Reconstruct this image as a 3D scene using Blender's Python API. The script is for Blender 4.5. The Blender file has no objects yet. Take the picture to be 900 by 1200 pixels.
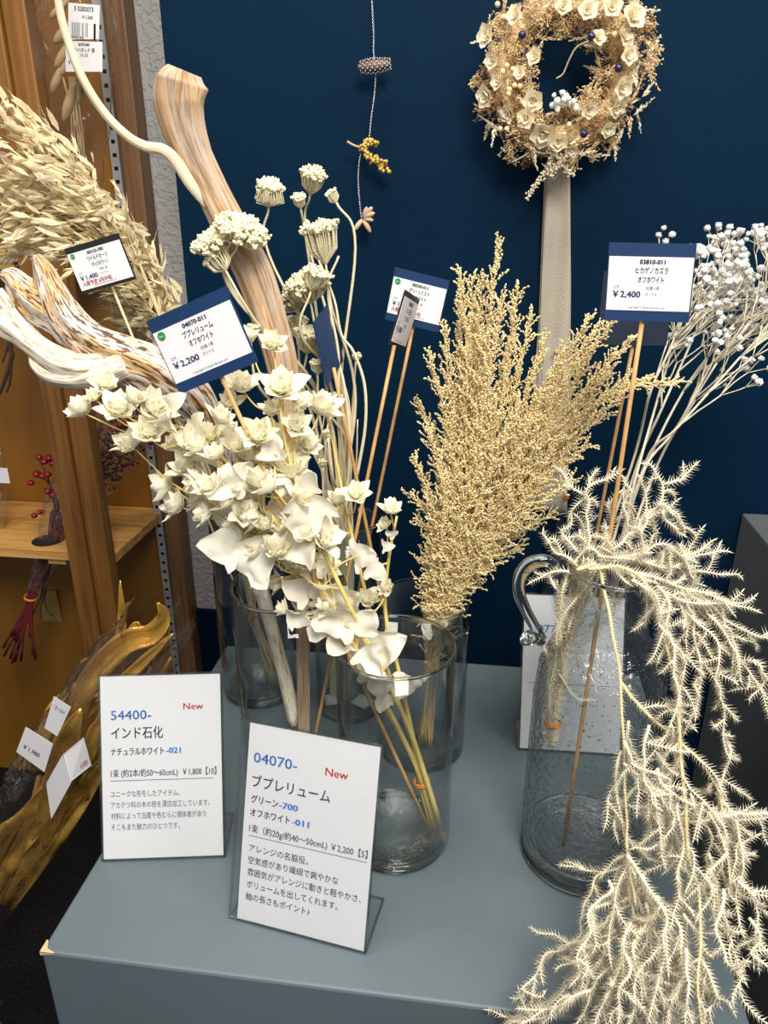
import bpy, math, random
from mathutils import Vector, Matrix, noise
R = random.Random(7)
PI = math.pi
SC = bpy.context.scene
COL = SC.collection

# ------------------------------------------------------------------ camera
F = 885.0; YAW = math.radians(7.5); PIT = math.radians(21.8); EYE = Vector((0, 0, 1.34))
cd = bpy.data.cameras.new('camera'); cam = bpy.data.objects.new('camera', cd); COL.objects.link(cam)
cd.sensor_fit = 'VERTICAL'; cd.sensor_height = 24.0; cd.lens = F / 1200 * 24; cd.clip_start = .01
cam.location = EYE; cam.rotation_euler = (PI/2 - PIT, 0, YAW)
SC.camera = cam

# ------------------------------------------------------------------ light
W = bpy.data.worlds.new('World'); SC.world = W; W.use_nodes = True
bg = W.node_tree.nodes['Background']; bg.inputs[0].default_value = (.95, .95, 1, 1); bg.inputs[1].default_value = .26

def area(name, loc, target, size, power, col=(1, .95, .88), sy=None):
    l = bpy.data.lights.new(name, 'AREA'); l.energy = power; l.size = size; l.color = col
    if sy: l.shape = 'RECTANGLE'; l.size_y = sy
    o = bpy.data.objects.new(name, l); COL.objects.link(o); o.location = loc
    o.rotation_euler = (Vector(target) - Vector(loc)).to_track_quat('-Z', 'Y').to_euler()
area('ceiling_light_near', (.30, -.55, 2.35), (0, .6, .95), .6, 30)
area('ceiling_light_over_table', (-.15, .50, 2.6), (-.05, .55, .8), .6, 12)
area('ceiling_light_right', (1.2, .1, 2.5), (.2, .6, .9), .5, 8)
area('ceiling_light_shelf', (-1.0, .45, 2.6), (-.9, 1.2, .7), .4, 7, (1, .86, .66))
SC.view_settings.view_transform = 'Standard'; SC.view_settings.look = 'None'
SC.view_settings.exposure = 0.35; SC.view_settings.gamma = 1
SC.view_settings.use_curve_mapping = False
SC.cycles.use_denoising = True
SC.cycles.max_bounces = 14; SC.cycles.transparent_max_bounces = 40
SC.cycles.transmission_bounces = 14; SC.cycles.glossy_bounces = 6
SC.cycles.caustics_reflective = False; SC.cycles.caustics_refractive = False
SC.cycles.sample_clamp_indirect = 6

# ------------------------------------------------------------------ placing helpers
def ray(px, py):
    x = (px-450)/F; y = (600-py)/F
    fw = math.cos(PIT)+y*math.sin(PIT); up = -math.sin(PIT)+y*math.cos(PIT)
    return Vector((-fw*math.sin(YAW)+x*math.cos(YAW), fw*math.cos(YAW)+x*math.sin(YAW), up))
def at(px, py, Y): d = ray(px, py); return EYE + d*(Y/d.y)          # point of the world on depth Y
def onz(px, py, z): d = ray(px, py); return EYE + d*((z-EYE.z)/d.z)  # point of the world on height z
def ppm(Y): return Y/F/1.0
TOP = .80

def cr(pts, n=6):
    """smooth curve through points"""
    pts = [Vector(p) for p in pts]
    if len(pts) < 3:
        return [pts[0].lerp(pts[-1], i/n) for i in range(n+1)]
    P = [pts[0]*2-pts[1]] + pts + [pts[-1]*2-pts[-2]]
    out = []
    for i in range(1, len(P)-2):
        a, b, c, d = P[i-1:i+3]
        for k in range(n):
            t = k/n
            out.append(.5*((2*b)+(c-a)*t+(2*a-5*b+4*c-d)*t*t+(3*b-a-3*c+d)*t**3))
    out.append(P[-2].copy())
    return out
def pc(pxs, n=6, Y=None):
    """smooth curve through (px, py, Y)"""
    return cr([at(p[0], p[1], p[2] if len(p) > 2 else Y) for p in pxs], n)
def resample(pts, step):
    out = [pts[0].copy()]; acc = 0
    for a, b in zip(pts, pts[1:]):
        L = (b-a).length
        if L < 1e-9: continue
        d = step-acc
        while d <= L:
            out.append(a.lerp(b, d/L)); d += step
        acc = L-(d-step)
    return out
def lerps(rs, t):
    x = t*(len(rs)-1); i = min(int(x), len(rs)-2); return rs[i]+(rs[i+1]-rs[i])*(x-i)
def rv(s=1.0): return Vector((R.uniform(-s, s), R.uniform(-s, s), R.uniform(-s, s)))
def rdir():
    while True:
        v = rv()
        if .05 < v.length < 1: return v.normalized()
def perp(d):
    a = Vector((0, 0, 1)) if abs(d.z) < .9 else Vector((1, 0, 0))
    u = d.cross(a).normalized(); return u, d.cross(u).normalized()

# ------------------------------------------------------------------ mesh builder
class M:
    def __init__(s): s.v = []; s.f = []; s.a = {}
    def tube(s, pts, rads, n=6, flute=None, flat=1.0, up=None, caps=True, uvw=False):
        if not isinstance(rads, (list, tuple)): rads = [rads]
        N = len(pts); b = len(s.v); u = None; L = 0
        for i, p in enumerate(pts):
            d = (pts[min(i+1, N-1)]-pts[max(i-1, 0)])
            if d.length < 1e-9: d = Vector((0, 0, 1))
            d.normalize()
            if u is None: u = (up - d*up.dot(d)).normalized() if up else perp(d)[0]
            else:
                u = u-d*u.dot(d)
                u = u.normalized() if u.length > 1e-6 else perp(d)[0]
            w = d.cross(u)
            if i: L += (p-pts[i-1]).length
            r = lerps(rads, i/(N-1)) if len(rads) > 1 else rads[0]
            for k in range(n):
                th = 2*PI*k/n; rr = r*(flute(th, L, i/(N-1)) if flute else 1)
                if uvw: s.a[len(s.v)] = (math.cos(th)*.02, math.sin(th)*.02, L)
                s.v.append(p+u*(math.cos(th)*rr)+w*(math.sin(th)*rr*flat))
        for i in range(N-1):
            for k in range(n):
                k2 = (k+1) % n
                s.f.append((b+i*n+k, b+i*n+k2, b+(i+1)*n+k2, b+(i+1)*n+k))
        if caps:
            s.f.append(tuple(b+k for k in range(n))[::-1]); s.f.append(tuple(b+(N-1)*n+k for k in range(n)))
        return s
    def spike(s, p, d, L, r):
        u, w = perp(d); b = len(s.v)
        s.v += [p+u*r, p-u*r*.5+w*r*.87, p-u*r*.5-w*r*.87, p+d*L]
        s.f += [(b, b+1, b+3), (b+1, b+2, b+3), (b+2, b, b+3)]
    def bead(s, p, r, d=None, l=1.0):
        d = d or Vector((0, 0, 1)); u, w = perp(d); b = len(s.v)
        s.v += [p-d*r*l, p+u*r, p+w*r, p-u*r, p-w*r, p+d*r*l]
        for k in range(4):
            k2 = (k+1) % 4
            s.f += [(b, b+1+k2, b+1+k), (b+5, b+1+k, b+1+k2)]
    def ball(s, c, r, sc=(1, 1, 1), nu=10, nv=6, wob=0, ax=None):
        b = len(s.v); Q = (ax.to_track_quat('Z', 'Y').to_matrix() if ax else None)
        for j in range(nv+1):
            ph = PI*j/nv
            for i in range(nu):
                th = 2*PI*i/nu
                q = Vector((math.sin(ph)*math.cos(th)*sc[0], math.sin(ph)*math.sin(th)*sc[1], math.cos(ph)*sc[2]))
                k = r*(1+wob*noise.noise(q*2.1+Vector(c)*300))
                q = q*k
                s.v.append(Vector(c)+(Q @ q if Q else q))
        for j in range(nv):
            for i in range(nu):
                i2 = (i+1) % nu
                s.f.append((b+j*nu+i, b+(j+1)*nu+i, b+(j+1)*nu+i2, b+j*nu+i2))
    def petal(s, p, d, nrm, L, wd, cup=.25, curl=.0, wave=0, nl=4, nw=4, tip=.55, base=.15, rnd=.75, crump=0, cs=70):
        """leaf-like blade from p along d; nrm is the face it cups towards"""
        side = d.cross(nrm).normalized(); b = len(s.v); ph = R.uniform(0, 6)
        for i in range(nl+1):
            t = i/nl
            w = wd*.5*(math.sin(PI*min(1, t**tip))**rnd + base*(1-t)*(t < .3))
            if t == 1: w = wd*.012
            c = p+d*(L*t)+nrm*(curl*L*t*t)
            for k in range(nw+1):
                q = 2*k/nw-1
                pt = c+side*(q*w)+nrm*(cup*w*q*q+wave*L*math.sin(ph+t*7+q*3.1)*abs(q))
                if crump: pt = pt+(nrm*noise.noise(pt*cs)+side*(.6*noise.noise(pt*cs+Vector((9, 3, 1)))))*(crump*L)
                s.v.append(pt)
        for i in range(nl):
            for k in range(nw):
                a = b+i*(nw+1)+k
                s.f.append((a, a+1, a+nw+2, a+nw+1))
    def box(s, lo, hi, mat=None):
        b = len(s.v)
        for z in (lo[2], hi[2]):
            for x, y in ((lo[0], lo[1]), (hi[0], lo[1]), (hi[0], hi[1]), (lo[0], hi[1])):
                q = Vector((x, y, z)); s.v.append(mat @ q if mat else q)
        for f in ((3, 2, 1, 0), (4, 5, 6, 7), (0, 1, 5, 4), (1, 2, 6, 5), (2, 3, 7, 6), (3, 0, 4, 7)):
            s.f.append(tuple(b+i for i in f))
        return s
    def lathe(s, prof, c, n=56, wob=0):
        b = len(s.v)
        for r, z in prof:
            for k in range(n):
                th = 2*PI*k/n
                s.v.append(Vector((c[0]+r*math.cos(th), c[1]+r*math.sin(th), c[2]+z)))
        for j in range(len(prof)-1):
            for k in range(n):
                k2 = (k+1) % n
                s.f.append((b+j*n+k, b+j*n+k2, b+(j+1)*n+k2, b+(j+1)*n+k))
        return s
    def sheet(s, rows):
        b = len(s.v); n = len(rows[0])
        for r in rows: s.v += [Vector(p) for p in r]
        for i in range(len(rows)-1):
            for k in range(n-1):
                s.f.append((b+i*n+k, b+i*n+k+1, b+(i+1)*n+k+1, b+(i+1)*n+k))
    def build(s, name, mat, parent=None, smooth=True, label=None, bevel=0, thick=0):
        c = sum(s.v[::max(1, len(s.v)//200)], Vector())/max(1, len(s.v[::max(1, len(s.v)//200)]))
        me = bpy.data.meshes.new(name)
        me.from_pydata([p-c for p in s.v], [], s.f)
        if s.a:
            at_ = me.attributes.new('uvw', 'FLOAT_VECTOR', 'POINT')
            buf = []
            for i in range(len(s.v)): buf += s.a.get(i, (0, 0, 0))
            at_.data.foreach_set('vector', buf)
        if smooth: me.polygons.foreach_set('use_smooth', [True]*len(me.polygons))
        me.materials.append(mat)
        o = bpy.data.objects.new(name, me); COL.objects.link(o); o.location = c
        if parent:
            o.parent = parent; o.location = c - wpos(parent)
        if bevel:
            m = o.modifiers.new('bevel', 'BEVEL'); m.width = bevel; m.segments = 2; m.limit_method = 'ANGLE'
        if thick:
            m = o.modifiers.new('solid', 'SOLIDIFY'); m.thickness = thick; m.offset = 0
        if label: o['label'] = label
        return o
def wpos(o):
    p = o.location.copy()
    while o.parent: o = o.parent; p += o.location
    return p
def thing(name, label, cat, loc, group=None):
    o = bpy.data.objects.new(name, None); COL.objects.link(o); o.location = loc; o.empty_display_size = .02
    o['label'] = label; o['category'] = cat
    if group: o['group'] = group
    return o
def tag(o, label, cat, group=None):
    o['label'] = label; o['category'] = cat
    if group: o['group'] = group
    return o
def struct(o): o['kind'] = 'structure'; return o

# ------------------------------------------------------------------ materials
def mat(name, col, rough=.6, metal=0, spec=.4, trans=0, bump=None, var=None, sub=0):
    """plain procedural surface: noise-varied colour, optional bump (scale, strength), var=(scale, amount)"""
    m = bpy.data.materials.new(name); m.use_nodes = True; nt = m.node_tree; b = nt.nodes['Principled BSDF']
    b.inputs['Roughness'].default_value = rough; b.inputs['Metallic'].default_value = metal
    b.inputs['Specular IOR Level'].default_value = spec
    b.inputs['Base Color'].default_value = (*col, 1)
    if sub: b.inputs['Subsurface Weight'].default_value = sub; b.inputs['Subsurface Radius'].default_value = (.004, .003, .002)
    tc = nt.nodes.new('ShaderNodeTexCoord')
    sc, amt = var or (30, .12)
    n = nt.nodes.new('ShaderNodeTexNoise'); n.inputs['Scale'].default_value = sc; n.inputs['Detail'].default_value = 5
    nt.links.new(tc.outputs['Object'], n.inputs['Vector'])
    r = nt.nodes.new('ShaderNodeValToRGB')
    r.color_ramp.elements[0].color = (*[c*(1-amt) for c in col], 1); r.color_ramp.elements[1].color = (*[min(1, c*(1+amt)) for c in col], 1)
    r.color_ramp.elements[0].position = .3; r.color_ramp.elements[1].position = .7
    nt.links.new(n.outputs['Fac'], r.inputs[0]); nt.links.new(r.outputs[0], b.inputs['Base Color'])
    if bump:
        n2 = nt.nodes.new('ShaderNodeTexNoise'); n2.inputs['Scale'].default_value = bump[0]; n2.inputs['Detail'].default_value = 4
        nt.links.new(tc.outputs['Object'], n2.inputs['Vector'])
        bp = nt.nodes.new('ShaderNodeBump'); bp.inputs['Strength'].default_value = bump[1]; bp.inputs['Distance'].default_value = .004
        nt.links.new(n2.outputs['Fac'], bp.inputs['Height']); nt.links.new(bp.outputs[0], b.inputs['Normal'])
    if trans:
        t = nt.nodes.new('ShaderNodeBsdfTranslucent'); nt.links.new(r.outputs[0], t.inputs[0])
        mx = nt.nodes.new('ShaderNodeMixShader'); mx.inputs[0].default_value = trans
        nt.links.new(b.outputs[0], mx.inputs[1]); nt.links.new(t.outputs[0], mx.inputs[2])
        nt.links.new(mx.outputs[0], nt.nodes['Material Output'].inputs[0])
    return m
def ramp(nt, src, stops):
    r = nt.nodes.new('ShaderNodeValToRGB'); e = r.color_ramp.elements
    while len(e) < len(stops): e.new(.5)
    for k, (p, c) in enumerate(stops): e[k].position = p; e[k].color = (*c, 1)
    nt.links.new(src, r.inputs[0]); return r
def wood(name, stops, scale=(14, 14, .9), rough=.5, nscale=6, bump=.15):
    m = bpy.data.materials.new(name); m.use_nodes = True; nt = m.node_tree; b = nt.nodes['Principled BSDF']
    b.inputs['Roughness'].default_value = rough
    tc = nt.nodes.new('ShaderNodeTexCoord'); mp = nt.nodes.new('ShaderNodeMapping'); mp.inputs['Scale'].default_value = scale
    nt.links.new(tc.outputs['Object'], mp.inputs[0])
    n = nt.nodes.new('ShaderNodeTexNoise'); n.inputs['Scale'].default_value = nscale; n.inputs['Detail'].default_value = 6; n.inputs['Distortion'].default_value = .6
    nt.links.new(mp.outputs[0], n.inputs['Vector'])
    r = ramp(nt, n.outputs['Fac'], stops); nt.links.new(r.outputs[0], b.inputs['Base Color'])
    bp = nt.nodes.new('ShaderNodeBump'); bp.inputs['Strength'].default_value = bump; bp.inputs['Distance'].default_value = .002
    nt.links.new(n.outputs['Fac'], bp.inputs['Height']); nt.links.new(bp.outputs[0], b.inputs['Normal'])
    return m
def bark(name, stops, fine, kz=3.0, ks=30, speck=None, along=.5):
    """weathered wood with streaks running along the branch (uvw attribute)"""
    m = bpy.data.materials.new(name); m.use_nodes = True; nt = m.node_tree; b = nt.nodes['Principled BSDF']
    b.inputs['Roughness'].default_value = .75; b.inputs['Specular IOR Level'].default_value = .2
    a = nt.nodes.new('ShaderNodeAttribute'); a.attribute_name = 'uvw'
    mp = nt.nodes.new('ShaderNodeMapping'); mp.inputs['Scale'].default_value = (ks*3, ks*3, kz*3)
    nt.links.new(a.outputs['Vector'], mp.inputs[0])
    n = nt.nodes.new('ShaderNodeTexNoise'); n.inputs['Scale'].default_value = 1.6; n.inputs['Detail'].default_value = 7; n.inputs['Roughness'].default_value = .65
    nt.links.new(mp.outputs[0], n.inputs['Vector'])
    r = ramp(nt, n.outputs['Fac'], stops)
    mp2 = nt.nodes.new('ShaderNodeMapping'); mp2.inputs['Scale'].default_value = (fine*2.2, fine*2.2, fine*along)
    nt.links.new(a.outputs['Vector'], mp2.inputs[0])
    n2 = nt.nodes.new('ShaderNodeTexNoise'); n2.inputs['Scale'].default_value = 1; n2.inputs['Detail'].default_value = 3
    nt.links.new(mp2.outputs[0], n2.inputs['Vector'])
    sp = speck or ((.0, (.35, .3, .25)), (.36, (.5, .44, .38)), (.46, (1, 1, 1)))
    r2 = ramp(nt, n2.outputs['Fac'], sp)
    mx = nt.nodes.new('ShaderNodeMix'); mx.data_type = 'RGBA'; mx.blend_type = 'MULTIPLY'; mx.inputs[0].default_value = 1
    nt.links.new(r.outputs[0], mx.inputs[6]); nt.links.new(r2.outputs[0], mx.inputs[7])
    nt.links.new(mx.outputs[2], b.inputs['Base Color'])
    bp = nt.nodes.new('ShaderNodeBump'); bp.inputs['Strength'].default_value = .5; bp.inputs['Distance'].default_value = .002
    nt.links.new(n2.outputs['Fac'], bp.inputs['Height']); nt.links.new(bp.outputs[0], b.inputs['Normal'])
    return m
def film(name, tint, ior=1.45, rough=.02, bump=None, haze=0, hazecol=(.8, .8, .8), edge=.45):
    """thin clear sheet: straight-through light plus Fresnel gloss"""
    m = bpy.data.materials.new(name); m.use_nodes = True; nt = m.node_tree
    nt.nodes.remove(nt.nodes['Principled BSDF'])
    t = nt.nodes.new('ShaderNodeBsdfTransparent'); t.inputs[0].default_value = (*tint, 1)
    g = nt.nodes.new('ShaderNodeBsdfGlossy'); g.inputs['Roughness'].default_value = rough
    lw = nt.nodes.new('ShaderNodeLayerWeight'); lw.inputs[0].default_value = .5
    pw = nt.nodes.new('ShaderNodeMath'); pw.operation = 'POWER'; nt.links.new(lw.outputs['Facing'], pw.inputs[0]); pw.inputs[1].default_value = 4.0
    fr = nt.nodes.new('ShaderNodeMath'); fr.operation = 'MULTIPLY_ADD'; nt.links.new(pw.outputs[0], fr.inputs[0])
    f0 = ((ior-1)/(ior+1))**2; fr.inputs[1].default_value = .85; fr.inputs[2].default_value = f0
    p2 = nt.nodes.new('ShaderNodeMath'); p2.operation = 'POWER'; nt.links.new(lw.outputs['Facing'], p2.inputs[0]); p2.inputs[1].default_value = 5
    tm = nt.nodes.new('ShaderNodeMix'); tm.data_type = 'RGBA'; nt.links.new(p2.outputs[0], tm.inputs[0])
    tm.inputs[6].default_value = (*tint, 1); tm.inputs[7].default_value = (*[c*edge for c in tint], 1); nt.links.new(tm.outputs[2], t.inputs[0])
    mx = nt.nodes.new('ShaderNodeMixShader')
    nt.links.new(fr.outputs[0], mx.inputs[0]); nt.links.new(t.outputs[0], mx.inputs[1]); nt.links.new(g.outputs[0], mx.inputs[2])
    out = mx
    if bump:
        tc = nt.nodes.new('ShaderNodeTexCoord')
        n = nt.nodes.new('ShaderNodeTexNoise'); n.inputs['Scale'].default_value = bump[0]; n.inputs['Detail'].default_value = 3
        nt.links.new(tc.outputs['Object'], n.inputs['Vector'])
        bp = nt.nodes.new('ShaderNodeBump'); bp.inputs['Strength'].default_value = bump[1]; bp.inputs['Distance'].default_value = .02
        nt.links.new(n.outputs['Fac'], bp.inputs['Height'])
        nt.links.new(bp.outputs[0], g.inputs['Normal']); nt.links.new(bp.outputs[0], lw.inputs['Normal'])
    if haze:
        d = nt.nodes.new('ShaderNodeBsdfDiffuse'); d.inputs[0].default_value = (*hazecol, 1)
        m2 = nt.nodes.new('ShaderNodeMixShader'); m2.inputs[0].default_value = haze
        nt.links.new(out.outputs[0], m2.inputs[1]); nt.links.new(d.outputs[0], m2.inputs[2]); out = m2
    nt.links.new(out.outputs[0], nt.nodes['Material Output'].inputs[0])
    return m
def solidglass(name, col=(.95, .98, .97), ior=1.45):
    m = bpy.data.materials.new(name); m.use_nodes = True; nt = m.node_tree
    nt.nodes.remove(nt.nodes['Principled BSDF'])
    g = nt.nodes.new('ShaderNodeBsdfGlass'); g.inputs['Color'].default_value = (*col, 1); g.inputs['IOR'].default_value = ior; g.inputs['Roughness'].default_value = .01
    nt.links.new(g.outputs[0], nt.nodes['Material Output'].inputs[0]); return m

def grey_paint():
    m = mat('grey_paint', (.105, .138, .155), .42, spec=.4, var=(5, .07), bump=(55, .06))
    nt = m.node_tree; b = nt.nodes['Principled BSDF']; src = b.inputs['Base Color'].links[0].from_socket
    # pale scratches
    tc = nt.nodes.new('ShaderNodeTexCoord'); mp = nt.nodes.new('ShaderNodeMapping'); mp.inputs['Scale'].default_value = (9, 60, 20); mp.inputs['Rotation'].default_value = (0, 0, .5)
    nt.links.new(tc.outputs['Object'], mp.inputs[0])
    n = nt.nodes.new('ShaderNodeTexNoise'); n.inputs['Scale'].default_value = 1; n.inputs['Detail'].default_value = 2
    nt.links.new(mp.outputs[0], n.inputs['Vector'])
    r = ramp(nt, n.outputs['Fac'], ((.74, (0, 0, 0)), (.78, (.35, .35, .35))))
    mx = nt.nodes.new('ShaderNodeMix'); mx.data_type = 'RGBA'; nt.links.new(r.outputs[0], mx.inputs[0])
    nt.links.new(src, mx.inputs[6]); mx.inputs[7].default_value = (.22, .25, .27, 1)
    nt.links.new(mx.outputs[2], b.inputs['Base Color'])
    return m
def navy_wall():
    m = mat('navy_painted_panel', (.0006, .0135, .035), .7, spec=.07, var=(3, .10), bump=(420, .10))
    return m
def plaster():
    m = mat('white_textured_wallpaper', (.60, .60, .585), .85, spec=.2, var=(20, .04))
    nt = m.node_tree; b = nt.nodes['Principled BSDF']; tc = nt.nodes.new('ShaderNodeTexCoord')
    n = nt.nodes.new('ShaderNodeTexNoise'); n.inputs['Scale'].default_value = 120; n.inputs['Detail'].default_value = 3; n.inputs['Roughness'].default_value = .45
    nt.links.new(tc.outputs['Object'], n.inputs['Vector'])
    r = ramp(nt, n.outputs['Fac'], ((.46, (0, 0, 0)), (.58, (1, 1, 1))))
    bp = nt.nodes.new('ShaderNodeBump'); bp.inputs['Strength'].default_value = .5; bp.inputs['Distance'].default_value = .004
    nt.links.new(r.outputs[0], bp.inputs['Height']); nt.links.new(bp.outputs[0], b.inputs['Normal'])
    return m
GREY = grey_paint(); NAVY = navy_wall(); PLASTER = plaster()
DARKGREY = mat('dark_grey_paint', (.105, .118, .125), .5, var=(4, .12), bump=(40, .05))
CARPET = mat('charcoal_carpet', (.012, .012, .013), .95, spec=.05, var=(160, .5), bump=(300, .6))
BAREWOOD = mat('bare_chipped_wood', (.62, .42, .24), .7, var=(60, .2))
PLY = wood('orange_brown_plywood', ((.25, (.20, .082, .008)), (.6, (.28, .125, .012)), (.8, (.24, .10, .010))), (3, 3, .7), .5, 3, .03)
POST = wood('brown_stained_timber', ((.3, (.12, .046, .008)), (.5, (.19, .080, .014)), (.7, (.25, .112, .022))), (16, 16, .8), .45, 5)
JAMB = wood('dull_brown_timber', ((.3, (.15, .075, .03)), (.55, (.22, .115, .05)), (.75, (.27, .15, .07))), (22, 22, .7), .5, 5)
PINE = wood('pale_pine_board', ((.3, (.42, .20, .05)), (.5, (.62, .34, .10)), (.7, (.70, .42, .15))), (1.6, 22, 22), .45, 4, .06)
STEEL = mat('galvanised_rail', (.55, .56, .57), .4, .6, var=(60, .1))
BLACK = mat('black_hole', (.008, .008, .009), .8)
BLACKM = mat('black_ink', (.018, .018, .02), .7)
GREYINK = mat('grey_ink', (.10, .10, .105), .7)
BLUEINK = mat('blue_ink', (.06, .20, .62), .7)
NAVYINK = mat('navy_ink', (.02, .03, .22), .7)
REDINK = mat('red_ink', (.62, .02, .03), .7)
PAPER = mat('white_paper', (.80, .79, .81), .75, var=(14, .02))
LABELP = mat('label_paper', (.77, .77, .79), .7, var=(14, .02))
NAVYCARD = mat('navy_card', (.006, .032, .105), .5, var=(20, .1))
BLACKCARD = mat('black_card', (.013, .013, .014), .55)
GREENDOT = mat('green_sticker', (.015, .26, .05), .5)
DOWEL = mat('bamboo_dowel', (.52, .30, .11), .55, var=(60, .25))
ACRYL = film('clear_acrylic', (.97, .98, .98), 1.45, .01)
ACRYLEDGE = film('acrylic_edge', (.86, .90, .90), 1.9, .05)
GLASS = film('clear_glass', (.975, .985, .983), 1.40, .0)
GLASSG = film('greenish_glass', (.93, .97, .955), 1.40, .0)
RIMG = solidglass('glass_rim', (.93, .97, .95))
BASEF = film('thick_glass_base', (.975, .985, .98), 1.6, .03, bump=(60, .25))
BASEG = solidglass('glass_base', (.90, .95, .94))
BUBBLE = film('bubbled_glass', (.94, .955, .96), 1.55, .0, bump=(150, .38), edge=.35)
CELLO = film('clear_cellophane', (.96, .955, .95), 1.6, .07, bump=(40, 1.0), haze=.02, edge=.8)
CELLO2 = film('bag_cellophane', (.95, .94, .93), 1.42, .05, bump=(34, .5), haze=.012, hazecol=(.75, .72, .68), edge=.8)
BUPL = mat('bleached_bract', (.96, .91, .74), .6, trans=.22, var=(90, .07))
BUPLF = mat('bleached_floret', (.92, .85, .55), .6, trans=.2, var=(90, .08))
BLEAF = mat('bleached_leaf', (.95, .91, .77), .5, trans=.25, var=(60, .06))
BSTEM = mat('yellow_green_stem', (.80, .62, .20), .6, var=(40, .2))
AMMI = mat('ivory_umbel', (.92, .85, .60), .7, trans=.15, var=(150, .1))
AMMIS = mat('ivory_stem', (.80, .71, .48), .6, var=(40, .15))
GRASS = mat('golden_grass', (.97, .77, .43), .7, trans=.15, var=(80, .13))
GRASSD = mat('golden_grass_stem', (.78, .55, .24), .7, trans=.1, var=(80, .15))
LYCO = mat('bleached_clubmoss', (.92, .85, .66), .7, trans=.2, var=(70, .07))
LYCOS = mat('yellow_clubmoss_stem', (.83, .70, .36), .7, trans=.2, var=(50, .12))
GYPS = mat('white_floret', (.86, .85, .82), .7, trans=.2, var=(120, .06))
GYPST = mat('white_spray_stem', (.72, .66, .50), .65, var=(60, .12))
OAT = mat('wild_oat_husk', (.90, .75, .50), .55, trans=.25, var=(70, .22))
OATS = mat('wild_oat_stalk', (.84, .70, .42), .6, var=(50, .18))
RUBBER = mat('orange_rubber_band', (.75, .25, .04), .5)
GOLD = mat('gold_painted_leaf', (.85, .45, .085), .32, .6, var=(22, .35), bump=(60, .5))
GOLDB = mat('gold_bead', (.62, .40, .10), .4, .5)
CONE = mat('brown_cone_scale', (.22, .15, .12), .7, var=(90, .3))
CONEW = mat('frosted_scale_tip', (.62, .58, .55), .7)
POD = mat('tan_seed_pod', (.52, .38, .25), .7, var=(80, .2))
WIRE = mat('silver_wire', (.55, .55, .58), .35, .8)
LINEN = mat('grey_linen', (.42, .38, .30), .85, spec=.1, var=(12, .08), bump=(500, .35))
RED = mat('deep_red_berry', (.22, .006, .012), .35, spec=.5)
REDST = mat('dark_red_stem', (.12, .012, .018), .6, var=(40, .3))
PLUM = mat('plum_flower', (.07, .008, .018), .6, var=(60, .4))
TWIG = mat('dark_twig', (.045, .028, .018), .8)
PALE = mat('pale_pod', (.50, .36, .19), .6, var=(40, .3))
PLATE = mat('beige_plastic', (.34, .22, .06), .5)
WR_BASE = mat('tan_moss', (.66, .48, .25), .9, var=(90, .35), bump=(200, 1))
WR_BEAD = mat('tan_seed_bead', (.74, .56, .31), .6, var=(100, .25))
WR_STEM = mat('bronze_spray', (.36, .21, .09), .6, var=(100, .3))
WR_PETAL = mat('cream_petal', (.92, .83, .62), .65, trans=.2, var=(80, .08))
WR_BERRY = mat('cream_berry', (.74, .58, .33), .45)
WR_NAVY = mat('navy_berry', (.010, .008, .06), .25, spec=.6)
DRIFT_A = bark('tan_driftwood', ((.30, (.30, .18, .09)), (.42, (.50, .33, .18)), (.50, (.47, .39, .32)), (.58, (.46, .28, .13)), (.70, (.62, .46, .28))), 150, 2.2, 26,
               ((.0, (.5, .42, .34)), (.38, (.70, .62, .54)), (.50, (1, 1, 1))), .20)
DRIFT_B = bark('speckled_driftwood', ((.30, (.42, .40, .40)), (.42, (.66, .62, .58)), (.50, (.62, .56, .48)), (.57, (.62, .36, .13)), (.66, (.74, .60, .40))), 210, 4, 16,
               ((.0, (.12, .07, .05)), (.42, (.26, .17, .12)), (.48, (1, 1, 1))), .42)
DRIFT_P = bark('pale_driftwood', ((.3, (.62, .56, .48)), (.5, (.82, .75, .62)), (.7, (.78, .62, .40))), 120, 2.5, 20)
SHOOT = bark('peeled_shoot', ((.3, (.72, .56, .36)), (.6, (.82, .70, .50))), 60, 1.5, 14, ((.0, (.8, .7, .6)), (.5, (1, 1, 1))))

# ------------------------------------------------------------------ lettering
_tc = {}
def glyphs(s):
    if s not in _tc:
        cu = bpy.data.curves.new('t', 'FONT'); cu.body = s; cu.size = 1; cu.resolution_u = 2
        o = bpy.data.objects.new('t', cu); COL.objects.link(o)
        dg = bpy.context.evaluated_depsgraph_get()
        me = bpy.data.meshes.new_from_object(o.evaluated_get(dg))
        _tc[s] = ([v.co.copy() for v in me.vertices], [tuple(p.vertices) for p in me.polygons])
        bpy.data.objects.remove(o); bpy.data.curves.remove(cu); bpy.data.meshes.remove(me)
    return _tc[s]
def write(m, s, fr, u0, u1, vb, h, bold=0):
    """letters of cap height h between u0 and u1 on frame fr=(origin, U, V, N)"""
    vs, fs = glyphs(s)
    if not vs: return
    x0 = min(v.x for v in vs); x1 = max(v.x for v in vs); O, U, V, N = fr
    H = V.length/U.length
    for dx in ((0,) if not bold else (-bold, bold)):
        b = len(m.v)
        for v in vs:
            m.v.append(O+U*(u0+dx+(v.x-x0)/(x1-x0)*(u1-u0))+V*(vb-v.y/.72*h)+N)
        m.f += [tuple(b+i for i in f) for f in fs]
def rect(m, fr, u0, u1, v0, v1):
    O, U, V, N = fr; b = len(m.v)
    m.v += [O+U*u+V*v+N for u, v in ((u0, v1), (u1, v1), (u1, v0), (u0, v0))]
    m.f.append((b, b+1, b+2, b+3))
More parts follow.
